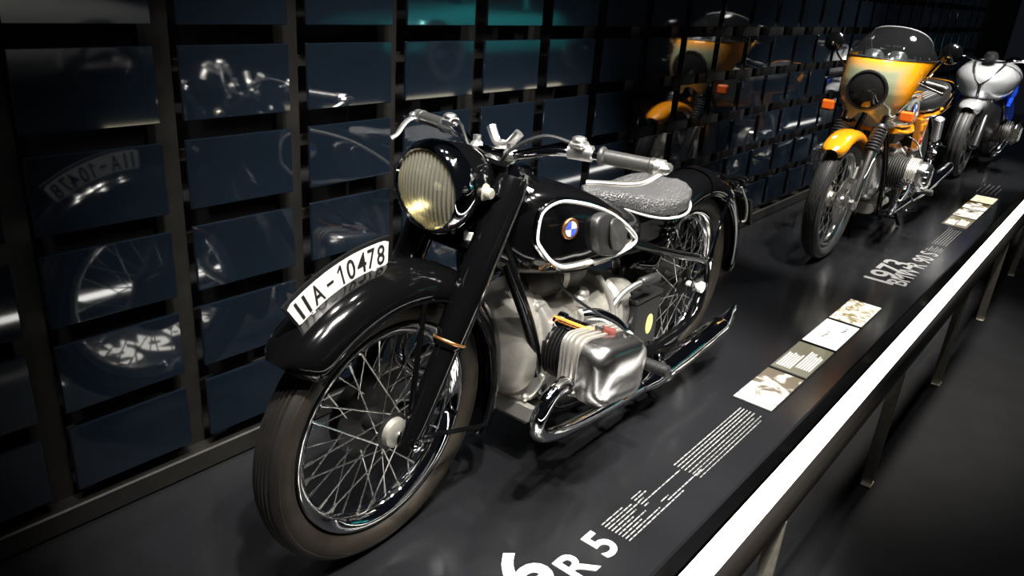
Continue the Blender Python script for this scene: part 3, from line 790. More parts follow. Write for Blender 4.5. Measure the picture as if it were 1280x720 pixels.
g = G(); g.lathe([(0, .03), (.022, .028), (.028, .018), (.028, -.02), (0, -.022)], (-.355, .0, .615), (-.9, 0, .2), 18); tl = g.build('tail_lamp', 'black_paint', B)
g = G(); g.lathe([(.022, .0285), (.018, .034), (0, .036)], (-.355, .0, .615), (-.9, 0, .2), 18); g.build('tail_lens', 'tail_red', tl)
g = G(); g.tube([(-.33, .055, .63), (-.365, .075, .56), (-.375, .078, .50), (-.36, .07, .49)], .005, 8); g.build('lamp_wire', 'hose_grey', tl)
# frame: oval-tube duplex cradle
for s_ in (1, -1):
    g = G(); g.tube([(1.085, s_*.035, .775), (1.05, s_*.085, .62), (.985, s_*.10, .47), (.925, s_*.10, .31), (.875, s_*.10, .205), (.78, s_*.10, .165), (.60, s_*.10, .158), (.40, s_*.095, .160), (.20, s_*.085, .168), (.03, s_*.085, .180), (-.055, s_*.085, .225), (-.080, s_*.085, .315), (-.055, s_*.085, .395), (.02, s_*.085, .435), (.20, s_*.088, .492), (.36, s_*.088, .547), (.50, s_*.07, .595)], .0185, 14, flat=.85); g.build('frame_tube', 'black_paint', B)
    g = G(); g.tube([(1.06, s_*.03, .70), (.80, s_*.06, .60), (.50, s_*.06, .565), (.36, s_*.06, .55)], .016, 10); g.build('top_tube', 'black_paint', B)
    g = G(); g.box((-.02, s_*.088, .335), (.10, .010, .05), .004); g.build('axle_lug', 'black_paint', B)
g = G(); g.tube([(.42, -.085, .16), (.42, .085, .16)], .014, 10, False); g.tube([(.42, .0, .56), (.40, 0, .30), (.40, 0, .16)], .018, 10); g.build('seat_tube', 'black_paint', B)
g = G()
for s_ in (1, -1): g.tube([(.40, s_*.11, .15), (.33, s_*.135, .05), (.29, s_*.145, .012)], .012, 8)
g.tube([(.335, -.13, .06), (.335, .13, .06)], .009, 8, False); g.build('centre_stand', 'black_paint', B)
# engine
g = G()
def ering(x, hw, zt, zb, n=40, e=2.6):
    zc = (zt+zb)/2; h = (zt-zb)/2; out = []
    for i in range(n):
        a = 2*PI*i/n; c, s_ = math.cos(a), math.sin(a); k = (abs(c)**e+abs(s_)**e)**(-1/e); tp = 1-.18*(-s_ if s_ < 0 else 0)
        out.append((x, hw*k*c*tp, zc+h*k*s_))
    return out
g.loft([ering(.93, .126, .520, .20), (ering(.90, .126, .515, .198)), ering(.64, .122, .485, .20), ering(.60, .115, .475, .21)])
eng = g.build('engine_block', 'alu_cast', B, sharp=45)
g = G(); g.loft([ering(.905, .137, .540, .222), ering(.915, .141, .545, .216), ering(.938, .141, .545, .216), ering(.944, .134, .538, .224)]); g.build('crankcase_flange', 'alu_fin', eng, sharp=40)
def egg(x, q, n=40):
    out = []
    for i in range(n):
        a = 2*PI*i/n; c, s_ = math.cos(a), math.sin(a); k = (abs(c)**2.3+abs(s_)**2.3)**(-1/2.3)
        out.append((x, .120*q*k*c*(1-.25*max(0, s_)-.16*max(0, -s_)), .404+(.170 if s_ > 0 else .166)*q*k*s_))
    return out
g = G(); g.loft([egg(.935, 1.0), egg(.950, 1.0), egg(.966, .975), egg(.982, .915), egg(.994, .80), egg(1.002, .60), egg(1.006, .35), egg(1.007, .1)])
fcv = g.build('front_cover', 'alu_cast', eng, sharp=50)
for i in range(10):
    a = 2*PI*(i+.5)/10; c, s_ = math.cos(a), math.sin(a); k = (abs(c)**2.6+abs(s_)**2.6)**(-1/2.6)
    g = G(); p = Vector((.940, .134*k*c*(1-.18*max(0, -s_)), .380+.158*k*s_)); g.lathe([(.011, -.02), (.011, .006), (.007, .010), (0, .011)], p, (1, 0, 0), 10); g.build('cover_bolt', 'alu_fin', eng)
g = G(); g.lathe([(.022, 0), (.022, .006), (.012, .010), (0, .011)], (.985, .055, .33), (1, .3, 0), 16); g.build('cover_plug', 'alu_dark', fcv)
g = G(); g.lathe([(.016, 0), (.016, .02), (0, .022)], (.965, .015, .590), (.5, 0, 1), 14); g.tube([(.975, .015, .60), (1.0, .02, .66), (1.01, .02, .72)], .006, 8); g.build('cover_cable_entry', 'black_satin', fcv)
g = G(); g.loft([[(x, y, z) for y, z in ((.10, .205), (.085, .165), (-.085, .165), (-.10, .205))] for x in (.945, .62)]); g.build('oil_sump', 'alu_cast', eng)
g = G(); g.loft([[(x, y*q, .215+(z-.215)*q) for y, z in ((.112, .225), (.098, .178), (-.098, .178), (-.112, .225))] for x, q in ((.955, .95), (.947, 1.0), (.935, 1.0))]); g.build('sump_flange', 'alu_fin', eng)
g = G(); g.lathe([(0, .145), (.052, .14), (.062, .12), (.062, -.10), (.055, -.125), (0, -.13)], (.800, .0, .548), (1, 0, 0), 30); g.build('dynamo', 'alu_dark', eng)
g = G(); g.lathe([(.064, .03), (.066, .028), (.066, .006), (.064, .004)], (.77, 0, .548), (1, 0, 0), 30); g.build('dynamo_band', 'alu_fin', eng)
# gearbox and clutch housing
g = G(); g.loft([ering(.605, .135, .505, .225), ering(.58, .137, .508, .222), ering(.565, .118, .49, .235), ering(.47, .105, .47, .24), ering(.40, .085, .44, .25), ering(.375, .055, .40, .28)]); gb = g.build('gearbox', 'alu_cast', B, sharp=45)
g = G(); g.lathe([(.018, -.02), (.018, .022), (.012, .03), (0, .03)], (.745, .088, .490), (0, .3, 1), 16); g.lathe([(.022, -.018), (.022, .006), (.018, .01)], (.745, .088, .490), (0, .3, 1), 16); g.build('filler_plug', 'alu_fin', gb)
g = G(); g.tube([(.40, -.06, .36), (.20, -.075, .345), (.03, -.08, .33)], .016, 12); g.build('drive_shaft', 'chrome', B)
# cylinders
CX, CZ = .885, .402
for s_ in (1, -1):
    cxx = CX if s_ > 0 else CX-.03
    SH = Matrix.Identity(4); SH[2][0] = .15; SH[2][3] = -.15*cxx
    g = G(); g.lathe([(0, .0), (.066, .0), (.070, .02), (.070, .032), (0, .034)], (cxx, s_*.112, CZ), (0, s_, 0), 32); cyl_f = G()
    finned(g, (cxx, s_*.128, CZ), (0, s_, 0), .056, .080, .0, .070, 7, 32); cyl = g.build('cylinder', 'iron_black', B, sharp=30)
    # pushrod tubes
    g = G()
    for dx in (-.018, .026): g.tube([(cxx+dx, s_*.105, CZ+.072), (cxx+dx, s_*.215, CZ+.070)], .0115, 14, False)
    for dx in (-.018, .026): g.lathe([(.0155, 0), (.0155, .02), (.0115, .022)], (cxx+dx, s_*.108, CZ+.072), (0, s_, 0), 14)
    g.build('pushrod_tube', 'chrome', cyl)
    # head with vertical fins
    g = G()
    for i in range(5):
        y0 = s_*(.204+.0130*i); hw_ = .116-.004*abs(i-2); hz = .088-.002*abs(i-2)
        ol = rrect(hw_*2, hz*2, .038, 5); g.prism(ol, 0, 1, lambda u, v, h, y0=y0: (cxx+u, y0+s_*.0065*h, CZ+v))
    ol = rrect(.17, .145, .045, 5); g.prism(ol, 0, 1, lambda u, v, h: (cxx+u, s_*(.198+.070*h), CZ+v))
    hd = g.build('cylinder_head', 'alu_fin', B, SH, sharp=30)
    # valve cover: cushion with a horizontal crease
    g = G(); ol = rrect(.244, .172, .054, 7); rings = []
    for sc, y in ((1., .268), (1., .280), (1.0, .293), (.985, .308), (.945, .322), (.87, .332), (.74, .3385), (.5, .341), (.2, .342), (.02, .342)):
        ring = []
        for u, v in ol:
            vv = v*sc
            cr = .0045*math.exp(-((vv+.030)/.020)**2) if y > .30 else 0
            ring.append((cxx+u*sc, s_*(y-cr), CZ-.004+vv))
        rings.append(ring)
    g.loft(rings); vc = g.build('valve_cover', 'alu_polished', hd, SH, sharp=60)
    g = G(); g.lathe([(.013, .0), (.019, .002), (.019, .008), (.011, .010), (.009, .004), (0, .004)], (cxx-.050, s_*.298, CZ+.066), (-.1, s_*.45, .88), 20); g.build('oil_cap', 'iron_black', vc)
    g = G(); g.lathe([(.006, -.006), (.008, 0), (.008, .008), (0, .011)], (cxx-.03, s_*.325, CZ-.082), (0, s_*.6, -.8), 10); g.build('cover_nut', 'copper', vc)
    # spark plug cap and orange lead
    pc = Vector((cxx-.030, s_*.262, CZ+.078)); g = G(); g.tube([pc+Vector((0, 0, -.03)), pc, pc+Vector((.022, -s_*.015, .012))], [.009, .014, .009], 12, False); g.build('spark_plug_cap', 'red_cap', hd)
    g = G(); g.tube([pc+Vector((.020, -s_*.014, .011)), (cxx+.010, s_*.218, CZ+.085), (cxx+.016, s_*.17, CZ+.086), (cxx+.020, s_*.135, CZ+.088), (cxx+.012, s_*.112, CZ+.082)], .0042, 8); g.build('ignition_lead', 'orange_wire', hd)
    g = G(); g.tube([pc+Vector((.020, -s_*.014, .011)), pc+Vector((.036, -s_*.026, .016))], .0062, 8, False); g.build('lead_boot', 'rubber', hd)
    # exhaust header
    g = G(); g.lathe([(.020, -.01), (.027, -.008), (.027, .018), (.022, .022)], (cxx+.095, s_*.236, CZ-.030), (1, s_*.1, -.1), 20); g.build('exhaust_nut', 'alu_polished', hd)
    g = G(); hp = [(cxx+.09, s_*.236, CZ-.030), (1.065, s_*.246, .380), (1.105, s_*.246, .345), (1.108, s_*.238, .300), (1.065, s_*.225, .250), (.97, s_*.205, .205), (.85, s_*.185, .170), (.70, s_*.172, .142), (.50, s_*.168, .128), (.42, s_*.168, .128)]
    g.tube(hp, .0195, 18); ex = g.build('exhaust_pipe', 'chrome', B)
    g = G(); ms = Vector((.46, s_*.170, .128)); me_ = Vector((-.10, s_*.172, .172))
    g.tube([ms, ms.lerp(me_, .04), ms.lerp(me_, .10), ms.lerp(me_, .5), ms.lerp(me_, .96), me_], [.021, .024, .034, .040, .038, .030], 24, False); mf = g.build('muffler', 'chrome', B, sharp=50)
    g = G(); rings = []
    for t, a, b_ in ((0, .030, .030), (.3, .024, .036), (.7, .012, .046), (1, .008, .050)):
        c = me_+Vector((-.095*t, 0, .012*t)); rings.append([c+Vector((0, a*math.cos(q), b_*math.sin(q))) for q in [2*PI*i/20 for i in range(20)]])
    g.loft(rings); g.build('fishtail', 'chrome', mf)
    g = G(); g.lathe([(.036, .0), (.0405, .002), (.0405, .022), (.036, .024)], ms.lerp(me_, .22), me_-ms, 24); g.box(ms.lerp(me_, .23)+Vector((0, -s_*.02, .045)), (.03, .03, .03), .005); g.build('muffler_clamp', 'chrome', mf)
    # footrest
    g = G(); g.tube([(.505, s_*.115, .215), (.505, s_*.175, .235)], .011, 10, False); fr = g.build('footrest', 'black_paint', B)
    g = G(); finned(g, (.505, s_*.175, .238), (0, s_, .02), .0175, .0195, 0, .098, 14, 18); g.build('footrest_rubber', 'rubber', fr)
    # carburettor and intake
    g = G(); g.tube([(cxx-.085, s_*.23, CZ-.03), (cxx-.16, s_*.215, CZ-.05), (cxx-.20, s_*.208, CZ-.06)], .018, 14); g.lathe([(0, -.05), (.026, -.05), (.028, -.02), (.020, 0), (.020, .035), (.014, .040), (0, .042)], (cxx-.215, s_*.205, CZ-.04), (0, 0, 1), 20); cb = g.build('carburettor', 'alu_fin', B)
    g = G(); g.tube([(.775, s_*.115, .452), (.725, s_*.145, .448), (.680, s_*.178, .415), (.655, s_*.200, .365), (.650, s_*.205, .33)], .0195, 16); g.build('intake_pipe', 'chrome', cb)
    g = G(); g.tube([(.665, s_*.215, .375), (.70, s_*.20, .425), (.76, s_*.15, .47), (.83, s_*.10, .53), (.86, s_*.07, .58)], .0042, 8); g.build('throttle_cable', 'rubber', cb)
    g = G(); g.tube([(.685, s_*.180, .36), (.680, s_*.165, .43), (.688, s_*.140, .50), (.705, s_*.11, .555)], .0075, 10); g.build('fuel_hose', 'hose_grey', cb)
# battery with sticker
g = G(); g.box((.415, .085, .325), (.155, .09, .165), .008); g.box((.415, .085, .412), (.162, .096, .018), .004); bt = g.build('battery', 'black_satin', B)
g = G(); ov = [(.021*math.cos(2*PI*i/24), .034*math.sin(2*PI*i/24)) for i in range(24)]
g.prism(ov, .0005, .0015, lambda u, v, h: (.395+u, .130+h, .315+v)); g.build('sticker', 'yellow_sticker', bt)
for dx in (-.05, 0, .05):
    g = G(); g.lathe([(.012, 0), (.012, .01), (0, .012)], (.415+dx, .085, .421), (0, 0, 1), 10); g.build('battery_cap', 'iron_black', bt)
# kick lever
g = G(); g.tube([(.50, .105, .33), (.605, .125, .395), (.632, .130, .440), (.600, .132, .470), (.540, .134, .482), (.48, .136, .484)], [.011, .010, .010, .009, .009, .008], 12); kl = g.build('kick_lever', 'alu_bright', B)
g = G(); g.tube([(.50, .136, .484), (.495, .136, .484), (.405, .137, .478), (.400, .137, .478)], [.013, .016, .016, .013], 16, False); g.build('kick_rubber', 'rubber', kl)
# ================================================================== orange 1973 motorcycle with bikini fairing
C2 = thing('motorcycle', 'orange motorcycle with clear windscreen fairing and yellow front fender', 'motorcycle', (-3.235, -.01, 0), 'motorcycles on the platform')
F2 = Vector((1.465, 0, .325)); f2 = Vector((-.47, 0, .883)).normalized()
S2 = Matrix.Rotation(.0, 4, 'Z')
w2 = wheel(C2, 'front_wheel', F2, I4, .325, .088, .252, .055, 36, ['tyre_black', 'tyre_black'], .045, .07, 6, 'alu_polished', True, flange=.07)
w2r = wheel(C2, 'rear_wheel', Vector((0, 0, .32)), I4, .32, .105, .240, .06, 36, ['tyre_black', 'tyre_black'], .05, .08, 6, 'alu_polished', True, flange=.07)
for s_ in (1, -1):
    g = G(); g.lathe([(.070, s_*.050), (.130, s_*.050), (.130, s_*.056), (.070, s_*.056)], (0, 0, 0), (0, 1, 0), 48, close=True)
    for i in range(5):
        a = 2*PI*i/5; g.box((.055*math.cos(a), s_*.050, .055*math.sin(a)), (.045, .006, .016), 0, Matrix.Rotation(-a, 3, 'Y'))
    g.lathe([(0, s_*.062), (.035, s_*.060), (.038, s_*.044), (0, s_*.042)], (0, 0, 0), (0, 1, 0), 24)
    dsc = g.build('brake_disc', 'alu_polished', w2)
g = G(); fender(g, F2, [(.060, .322), (.064, .340), (.056, .358), (.034, .369), (0, .373), (-.034, .369), (-.056, .358), (-.064, .340), (-.060, .322)], math.radians(52), math.radians(162), 40, .22); g.build('front_fender', 'orange_paint', C2, sharp=50)
for s_ in (1, -1):
    base = F2+Vector((0, s_*.098, 0))
    g = G(); g.tube([base-f2*.035, base+f2*.02, base+f2*.30], [.024, .030, .029], 20, False); g.box(base+Vector((.004, s_*.004, -.006)), (.06, .045, .06), .012); fl2 = g.build('fork_leg', 'alu_polished', C2)
    g = G(); prof = [(.030, .29)]
    for i in range(8): prof += [(.040, .30+.017*i), (.034, .3085+.017*i)]
    prof += [(.032, .44)]; g.lathe(prof, base, f2, 24); g.build('fork_gaiter', 'rubber', fl2)
    g = G(); g.tube([base+f2*.43, base+f2*.62], .0195, 16, False); g.build('fork_tube', 'chrome', fl2)
    g = G(); g.box(base+f2*.12+Vector((-.055, -s_*.03, .02)), (.075, .05, .085), .014, Matrix.Rotation(-.49, 3, 'Y')); g.build('brake_caliper', 'alu_cast', fl2)
    g = G(); g.tube([base+f2*.15+Vector((.02, s_*.02, 0)), base+f2*.26+Vector((.0, s_*.03, 0)), base+f2*.05+Vector((-.03, s_*.035, .0))], .005, 8); g.build('fender_brace', 'spoke_steel', fl2)
# fairing shell
zt_ = 1.045
FZ = [.70, .76, .82, .88, .93, .98, 1.02, 1.045]
FH = [.100, .138, .166, .180, .188, .197, .208, .214]
FN = [1.225, 1.275, 1.312, 1.330, 1.332, 1.322, 1.305, 1.290]
FRr = [1.15, 1.15, 1.14, 1.12, 1.08, 1.01, .935, .895]
def fair(a, v, off=0.):
    zb = .715+.055*math.exp(-(a/.42)**2)+.05*max(0, abs(a)-1.0)
    z = zb+(zt_-zb)*v; hw_ = lerp(FZ, FH, z)+off; xn = lerp(FZ, FN, z)+off; xr_ = lerp(FZ, FRr, z)
    s_ = math.sin(a); c = math.cos(a)
    return Vector((xr_+(xn-xr_)*(abs(c)**.75), hw_*(1 if s_ > 0 else -1)*abs(s_)**.9, z))
NA, NV = 48, 20; vs = []; fs = []
for off in (0, -.006):
    for i in range(NA+1):
        a = -PI/2+PI*i/NA
        for j in range(NV+1): vs.append(fair(a, j/NV, off))
def gid(o_, i, j): return o_*(NA+1)*(NV+1)+i*(NV+1)+j
for i in range(NA):
    for j in range(NV):
        fs.append((gid(0, i, j), gid(0, i+1, j), gid(0, i+1, j+1), gid(0, i, j+1))); fs.append((gid(1, i, j), gid(1, i, j+1), gid(1, i+1, j+1), gid(1, i+1, j)))
    fs.append((gid(0, i, 0), gid(1, i, 0), gid(1, i+1, 0), gid(0, i+1, 0))); fs.append((gid(0, i, NV), gid(0, i+1, NV), gid(1, i+1, NV), gid(1, i, NV)))
for j in range(NV):
    fs.append((gid(0, 0, j), gid(0, 0, j+1), gid(1, 0, j+1), gid(1, 0, j))); fs.append((gid(0, NA, j), gid(1, NA, j), gid(1, NA, j+1), gid(0, NA, j+1)))
g = G(); g.add(vs, fs); fr2 = g.build('fairing', 'fairing_smoke', C2, sharp=60)
# windscreen
def scr(a, v, off=0.):
    p = fair(a, 1.0, off-.004); k = math.sin(v*PI/2)
    ht = .155*(math.cos(a)**.45 if abs(a) < PI/2 else 0)
    return Vector((p.x-(p.x-.93)*.42*v*v-.10*v, p.y*(1-.22*v*v), p.z+ht*(v*.75+.25*k)))
vs = []; fs = []; NV2 = 12
for off in (0, -.003):
    for i in range(NA+1):
        a = -PI/2*.985+PI*.985*i/NA
        for j in range(NV2+1): vs.append(scr(a, j/NV2, off))
def gid2(o_, i, j): return o_*(NA+1)*(NV2+1)+i*(NV2+1)+j
for i in range(NA):
    for j in range(NV2):
        fs.append((gid2(0, i, j), gid2(0, i+1, j), gid2(0, i+1, j+1), gid2(0, i, j+1))); fs.append((gid2(1, i, j), gid2(1, i, j+1), gid2(1, i+1, j+1), gid2(1, i+1, j)))
    fs.append((gid2(0, i, NV2), gid2(0, i+1, NV2), gid2(1, i+1, NV2), gid2(1, i, NV2)))
g = G(); g.add(vs, fs); ws = g.build('windscreen', 'screen_clear', fr2, sharp=60)
g = G(); g.tube([scr(-PI/2*.985+PI*.985*i/NA, 1, 0) for i in range(NA+1)], .0025, 6, False); g.build('screen_edge', 'piping_grey', ws)
g = G(); g.tube([fair(-PI/2+PI*i/NA, 1.0, .001) for i in range(NA+1)], .003, 6, False); g.build('screen_trim', 'black_satin', fr2)
for i in range(7):
    a = -1.2+2.4*i/6; g = G(); g.ball(scr(a, .10, .003), .0045, 8, 6); g.build('screen_screw', 'black_satin', ws)
g = G(); g.box((1.10, 0, 1.035), (.20, .26, .02), .008); g.lathe([(0, .01), (.045, .01), (.05, 0), (.05, -.04), (0, -.05)], (1.12, .06, 1.05), (-.6, 0, .8), 20); g.lathe([(0, .01), (.045, .01), (.05, 0), (.05, -.04), (0, -.05)], (1.12, -.06, 1.05), (-.6, 0, .8), 20); g.build('instrument_panel', 'silver_smoke', fr2)
# headlamp in the fairing
hc2 = Vector((1.318, 0, .885))
g = G(); g.lathe([(.096, -.05), (.104, .004), (.100, .014), (.093, .016), (.090, .008)], hc2, (1, 0, 0), 44); h2 = g.build('headlamp', 'black_satin', C2)
g = G(); g.lathe([(.091, .008), (.075, .018), (.05, .025), (0, .030)], hc2, (1, 0, 0), 40); g.build('headlamp_lens', 'black_glass', h2)
for s_ in (1, -1):
    g = G(); c = Vector((1.225, s_*.190, .775)); g.box(c+Vector((.018, s_*.012, 0)), (.020, .072, .056), .010); ts = g.build('turn_signal', 'orange_lens', C2)
    g = G(); g.lathe([(0, -.05), (.018, -.045), (.030, -.01), (.033, .008), (0, .010)], c+Vector((0, s_*.012, 0)), (1, 0, 0), 18); g.tube([c+Vector((-.02, 0, 0)), c+Vector((-.05, -s_*.09, 0))], .009, 10, False); g.build('signal_stalk', 'black_satin', ts)
    mc = Vector((1.075, s_*.295, 1.095)); g = G(); g.lathe([(0, .030), (.030, .026), (.050, .012), (.054, 0), (.052, -.008), (0, -.008)], mc, (1, 0, .1), 28); mi = g.build('mirror', 'black_paint', C2)
    g = G(); g.tube([mc+Vector((.020, 0, -.01)), mc+Vector((.010, -s_*.04, -.07)), Vector((1.03, s_*.20, .945))], .0055, 8, False); g.ball(mc+Vector((.028, 0, -.01)), .011, 10, 6); g.build('mirror_stem', 'chrome', mi)
g = G(); b2 = [(1.0, .285, .915), (1.02, .17, .935), (1.07, .08, .95), (1.075, 0, .95)]
g.tube(b2+[(x, -y, z) for x, y, z in reversed(b2[:-1])], .011, 12); hb2 = g.build('handlebar', 'chrome', C2)
for s_ in (1, -1):
    g = G(); g.tube([(.995, s_*.300, .912), (1.015, s_*.19, .932)], .0175, 14, False); g.build('grip', 'rubber', hb2)
    g = G(); g.tube([(1.04, s_*.165, .935), (1.075, s_*.20, .925), (1.065, s_*.30, .895)], [.008, .007, .006], 8); g.ball((1.065, s_*.302, .894), .010, 8, 6); g.build('lever', 'black_satin', hb2)
# tank
def ring2(x, hw_, zt, zb, e=2.8, n=36):
    zc = (zt+zb)/2; h = (zt-zb)/2; out = []
    for i in range(n):
        a = 2*PI*i/n; c, s_ = math.cos(a), math.sin(a); k = (abs(c)**e+abs(s_)**e)**(-1/e); out.append((x, hw_*k*c, zc+h*k*s_))
    return out
g = G(); g.loft([ring2(1.075, .04, .84, .74), ring2(1.065, .085, .865, .70), ring2(1.03, .125, .882, .665), ring2(.95, .152, .892, .645), ring2(.85, .158, .890, .635), ring2(.74, .150, .870, .632), ring2(.64, .125, .835, .635), ring2(.56, .10, .80, .645), ring2(.53, .06, .77, .66)]); t2 = g.build('fuel_tank', 'silver_smoke', C2, sharp=60)
g = G(); g.loft([ring2(1.0, .128, .685, .640), ring2(.95, .156, .672, .636), ring2(.85, .162, .662, .630), ring2(.74, .154, .660, .628), ring2(.64, .129, .662, .632), ring2(.56, .104, .67, .642)]); g.build('tank_lower_stripe', 'orange_paint', t2, sharp=60)
for s_ in (1, -1):
    g = G(); g.tube([(1.06, s_*.095, .80), (1.0, s_*.146, .865), (.85, s_*.150, .872), (.70, s_*.135, .845), (.58, s_*.10, .79)], .006, 8); g.build('pinstripe', 'orange_paint', t2)
    roundel(t2, (.905, s_*.157, .785), (.06, s_, .03), (0, 0, 1), .036, 'black_print')
g = G(); g.lathe([(0, .02), (.03, .018), (.034, 0), (0, -.01)], (.85, 0, .888), (0, 0, 1), 20); g.build('filler_cap', 'chrome', t2)
# seat, pan and tail
g = G(); g.loft([ring2(.60, .07, .80, .73), ring2(.57, .105, .815, .71), ring2(.45, .130, .808, .700), ring2(.25, .142, .805, .695), ring2(.08, .142, .825, .70), ring2(-.10, .135, .852, .72), ring2(-.20, .115, .868, .745), ring2(-.235, .07, .86, .78)]); s2 = g.build('seat', 'rubber', C2, sharp=60)
for k in range(4):
    g = G(); q = .95-.2*k; pts = []
    for i in range(21):
        a = PI*(i/20)-PI/2; pts.append((.02-.20*math.cos(a)*q-.02+.16*(1-q), .128*math.sin(a)*q, .836-.006*k+.020*math.cos(a)*q))
    g.tube([(.50, -.128*q*.9, .806)]+pts+[(.50, .128*q*.9, .806)], .0028, 6, True, 2); g.build('seat_piping', 'piping_grey', s2)
g = G(); g.loft([ring2(.46, .133, .715, .685), ring2(.25, .146, .710, .675), ring2(.08, .147, .715, .672), ring2(-.10, .140, .735, .68), ring2(-.24, .125, .775, .70), ring2(-.34, .10, .80, .73), ring2(-.40, .07, .805, .76)]); tl2 = g.build('tail_unit', 'orange_paint', C2, sharp=60)
g = G(); g.tube([(.12, .150, .725), (.0, .155, .765), (-.14, .15, .82), (-.25, .11, .865), (-.275, 0, .875), (-.25, -.11, .865), (-.14, -.15, .82), (0, -.155, .765), (.12, -.150, .725)], .009, 10); g.build('grab_rail', 'chrome', C2)
for s_ in (1, -1):
    g = G(); ol = [(.535, .690), (.33, .690), (.335, .63), (.385, .465), (.420, .445), (.470, .56)]
    g.prism(ol, .100, .135, lambda u, v, h: (u, s_*h, v), .010); sc2 = g.build('side_cover', 'orange_paint', C2, sharp=50)
    g = G(); g.lathe([(0, .006), (.022, .005), (.024, 0)], (.40, s_*.135, .545), (0, s_, 0), 20); g.build('side_badge', 'tail_red', sc2)
    g = G(); g.box((.43, s_*.137, .635), (.10, .012, .045), .005); g.build('side_vent', 'orange_paint', sc2)
    tp = Vector((.19, s_*.165, .675)); bt2 = Vector((.04, s_*.150, .36)); g = G(); d = bt2-tp
    g.tube([tp, tp+d*.02, tp+d*.42, tp+d*.44], [.020, .030, .030, .022], 16, False); sh = g.build('shock_absorber', 'silver_paint', C2)
    g = G(); L_ = d.length; u, v, a = basis(d); pts = [tp+d*.42+d*(.5*i/60)+(u*math.cos(i*.62)+v*math.sin(i*.62))*.024 for i in range(61)]; g.tube(pts, .0045, 6, False); g.build('shock_spring', 'chrome', sh)
    g = G(); g.tube([tp+d*.4, bt2], .010, 10, False); g.build('shock_rod', 'chrome', sh)
# frame
for s_ in (1, -1):
    g = G(); g.tube([(1.10, s_*.03, .78), (1.03, s_*.09, .60), (.985, s_*.12, .35), (.95, s_*.12, .22), (.85, s_*.12, .165), (.55, s_*.12, .165), (.42, s_*.11, .25), (.40, s_*.10, .50), (.42, s_*.10, .68)], .015, 12); g.build('frame_tube', 'black_paint', C2)
    g = G(); g.tube([(.42, s_*.10, .68), (.10, s_*.13, .69), (-.25, s_*.12, .72)], .013, 10); g.tube([(.40, s_*.10, .33), (0, s_*.10, .325)], .018, 10); g.build('rear_frame', 'black_paint', C2)
# engine
g = G(); g.loft([ring2(1.03, .06, .52, .30), ring2(1.02, .09, .56, .27), ring2(.995, .110, .585, .250), ring2(.96, .118, .595, .235), ring2(.66, .120, .58, .225), ring2(.62, .115, .55, .23), ring2(.48, .10, .50, .23), ring2(.42, .08, .46, .25)]); e2 = g.build('engine_block', 'alu_polished', C2, sharp=50)
g = G(); g.loft([ring2(.97, .10, .235, .165), ring2(.65, .10, .235, .165)]); g.build('oil_sump', 'alu_cast', e2)
g = G(); g.box((.72, 0, .60), (.26, .16, .09), .02); g.build('air_box', 'alu_dark', e2)
for s_ in (1, -1):
    cxx = .90 if s_ > 0 else .865; cz2 = .425
    g = G(); finned(g, (cxx, s_*.115, cz2), (0, s_, 0), .066, .094, 0, .10, 8, 28); cy2 = g.build('cylinder', 'alu_dark', C2, sharp=30)
    g = G(); finned(g, (cxx, s_*.215, cz2), (0, s_, 0), .070, .098, 0, .052, 5, 28); hd2 = g.build('cylinder_head', 'alu_fin', C2, sharp=30)
    g = G(); rings = []
    for sc, y in ((1, .267), (1, .290), (.95, .310), (.82, .324), (.55, .332), (.1, .334)):
        rings.append([(cxx+u*sc, s_*y, cz2+v*sc) for u, v in rrect(.165, .165, .060, 5)])
    g.loft(rings)
    for k in range(4): g.box((cxx, s_*.300, cz2-.045+.03*k), (.16*(1-.04*abs(k-1.5)), .055, .005), .002)
    vc2 = g.build('valve_cover', 'alu_polished', hd2, sharp=50)
    g = G(); ec = Vector((cxx+.085, s_*.240, cz2-.050)); prof = [(.020, -.01)]
    g.lathe([(.0, .012), (.028, .012), (.030, .004), (.030, -.02)], ec, (1, 0, -.2), 24)
    for k in range(16):
        a = 2*PI*k/16; u, v, ax = basis((1, 0, -.2)); d = u*math.cos(a)+v*math.sin(a); p = ec+d*.038
        R3 = Matrix((d, ax.cross(d), ax)).transposed(); g.box(p, (.022, .006, .024), 0, R3)
    g.build('exhaust_nut', 'chrome', hd2)
    g = G(); g.tube([ec, (cxx+.13, s_*.238, cz2-.075), (cxx+.135, s_*.215, cz2-.16), (cxx+.06, s_*.185, .20), (.75, s_*.170, .185), (.45, s_*.175, .20)], .0195, 14); ex2 = g.build('exhaust_pipe', 'chrome', C2)
    ms = Vector((.48, s_*.18, .20)); me_ = Vector((-.42, s_*.20, .30)); g = G(); g.tube([ms, ms.lerp(me_, .12), ms.lerp(me_, .3), ms.lerp(me_, .9), me_], [.020, .034, .044, .042, .022], 20, False); g.build('silencer', 'chrome', ex2)
    g = G(); g.tube([(.52, s_*.12, .27), (.52, s_*.19, .275)], .010, 8, False); fr_ = g.build('footrest', 'black_satin', C2)
    g = G(); finned(g, (.52, s_*.19, .275), (0, s_, 0), .017, .019, 0, .11, 12, 14); g.build('footrest_rubber', 'rubber', fr_)
    g = G(); g.lathe([(0, -.05), (.028, -.05), (.030, -.01), (.036, 0), (.036, .045), (.028, .06), (0, .062)], (cxx-.16, s_*.175, .485), (0, 0, 1), 20); g.tube([(cxx-.07, s_*.20, .46), (cxx-.16, s_*.175, .49), (cxx-.24, s_*.11, .52)], .022, 12); g.build('carburettor', 'alu_polished', C2)
    g = G(); g.tube([(cxx-.02, s_*.255, .53), (cxx-.06, s_*.20, .60), (cxx-.05, s_*.10, .64)], .005, 8); g.build('ignition_lead', 'rubber', C2)
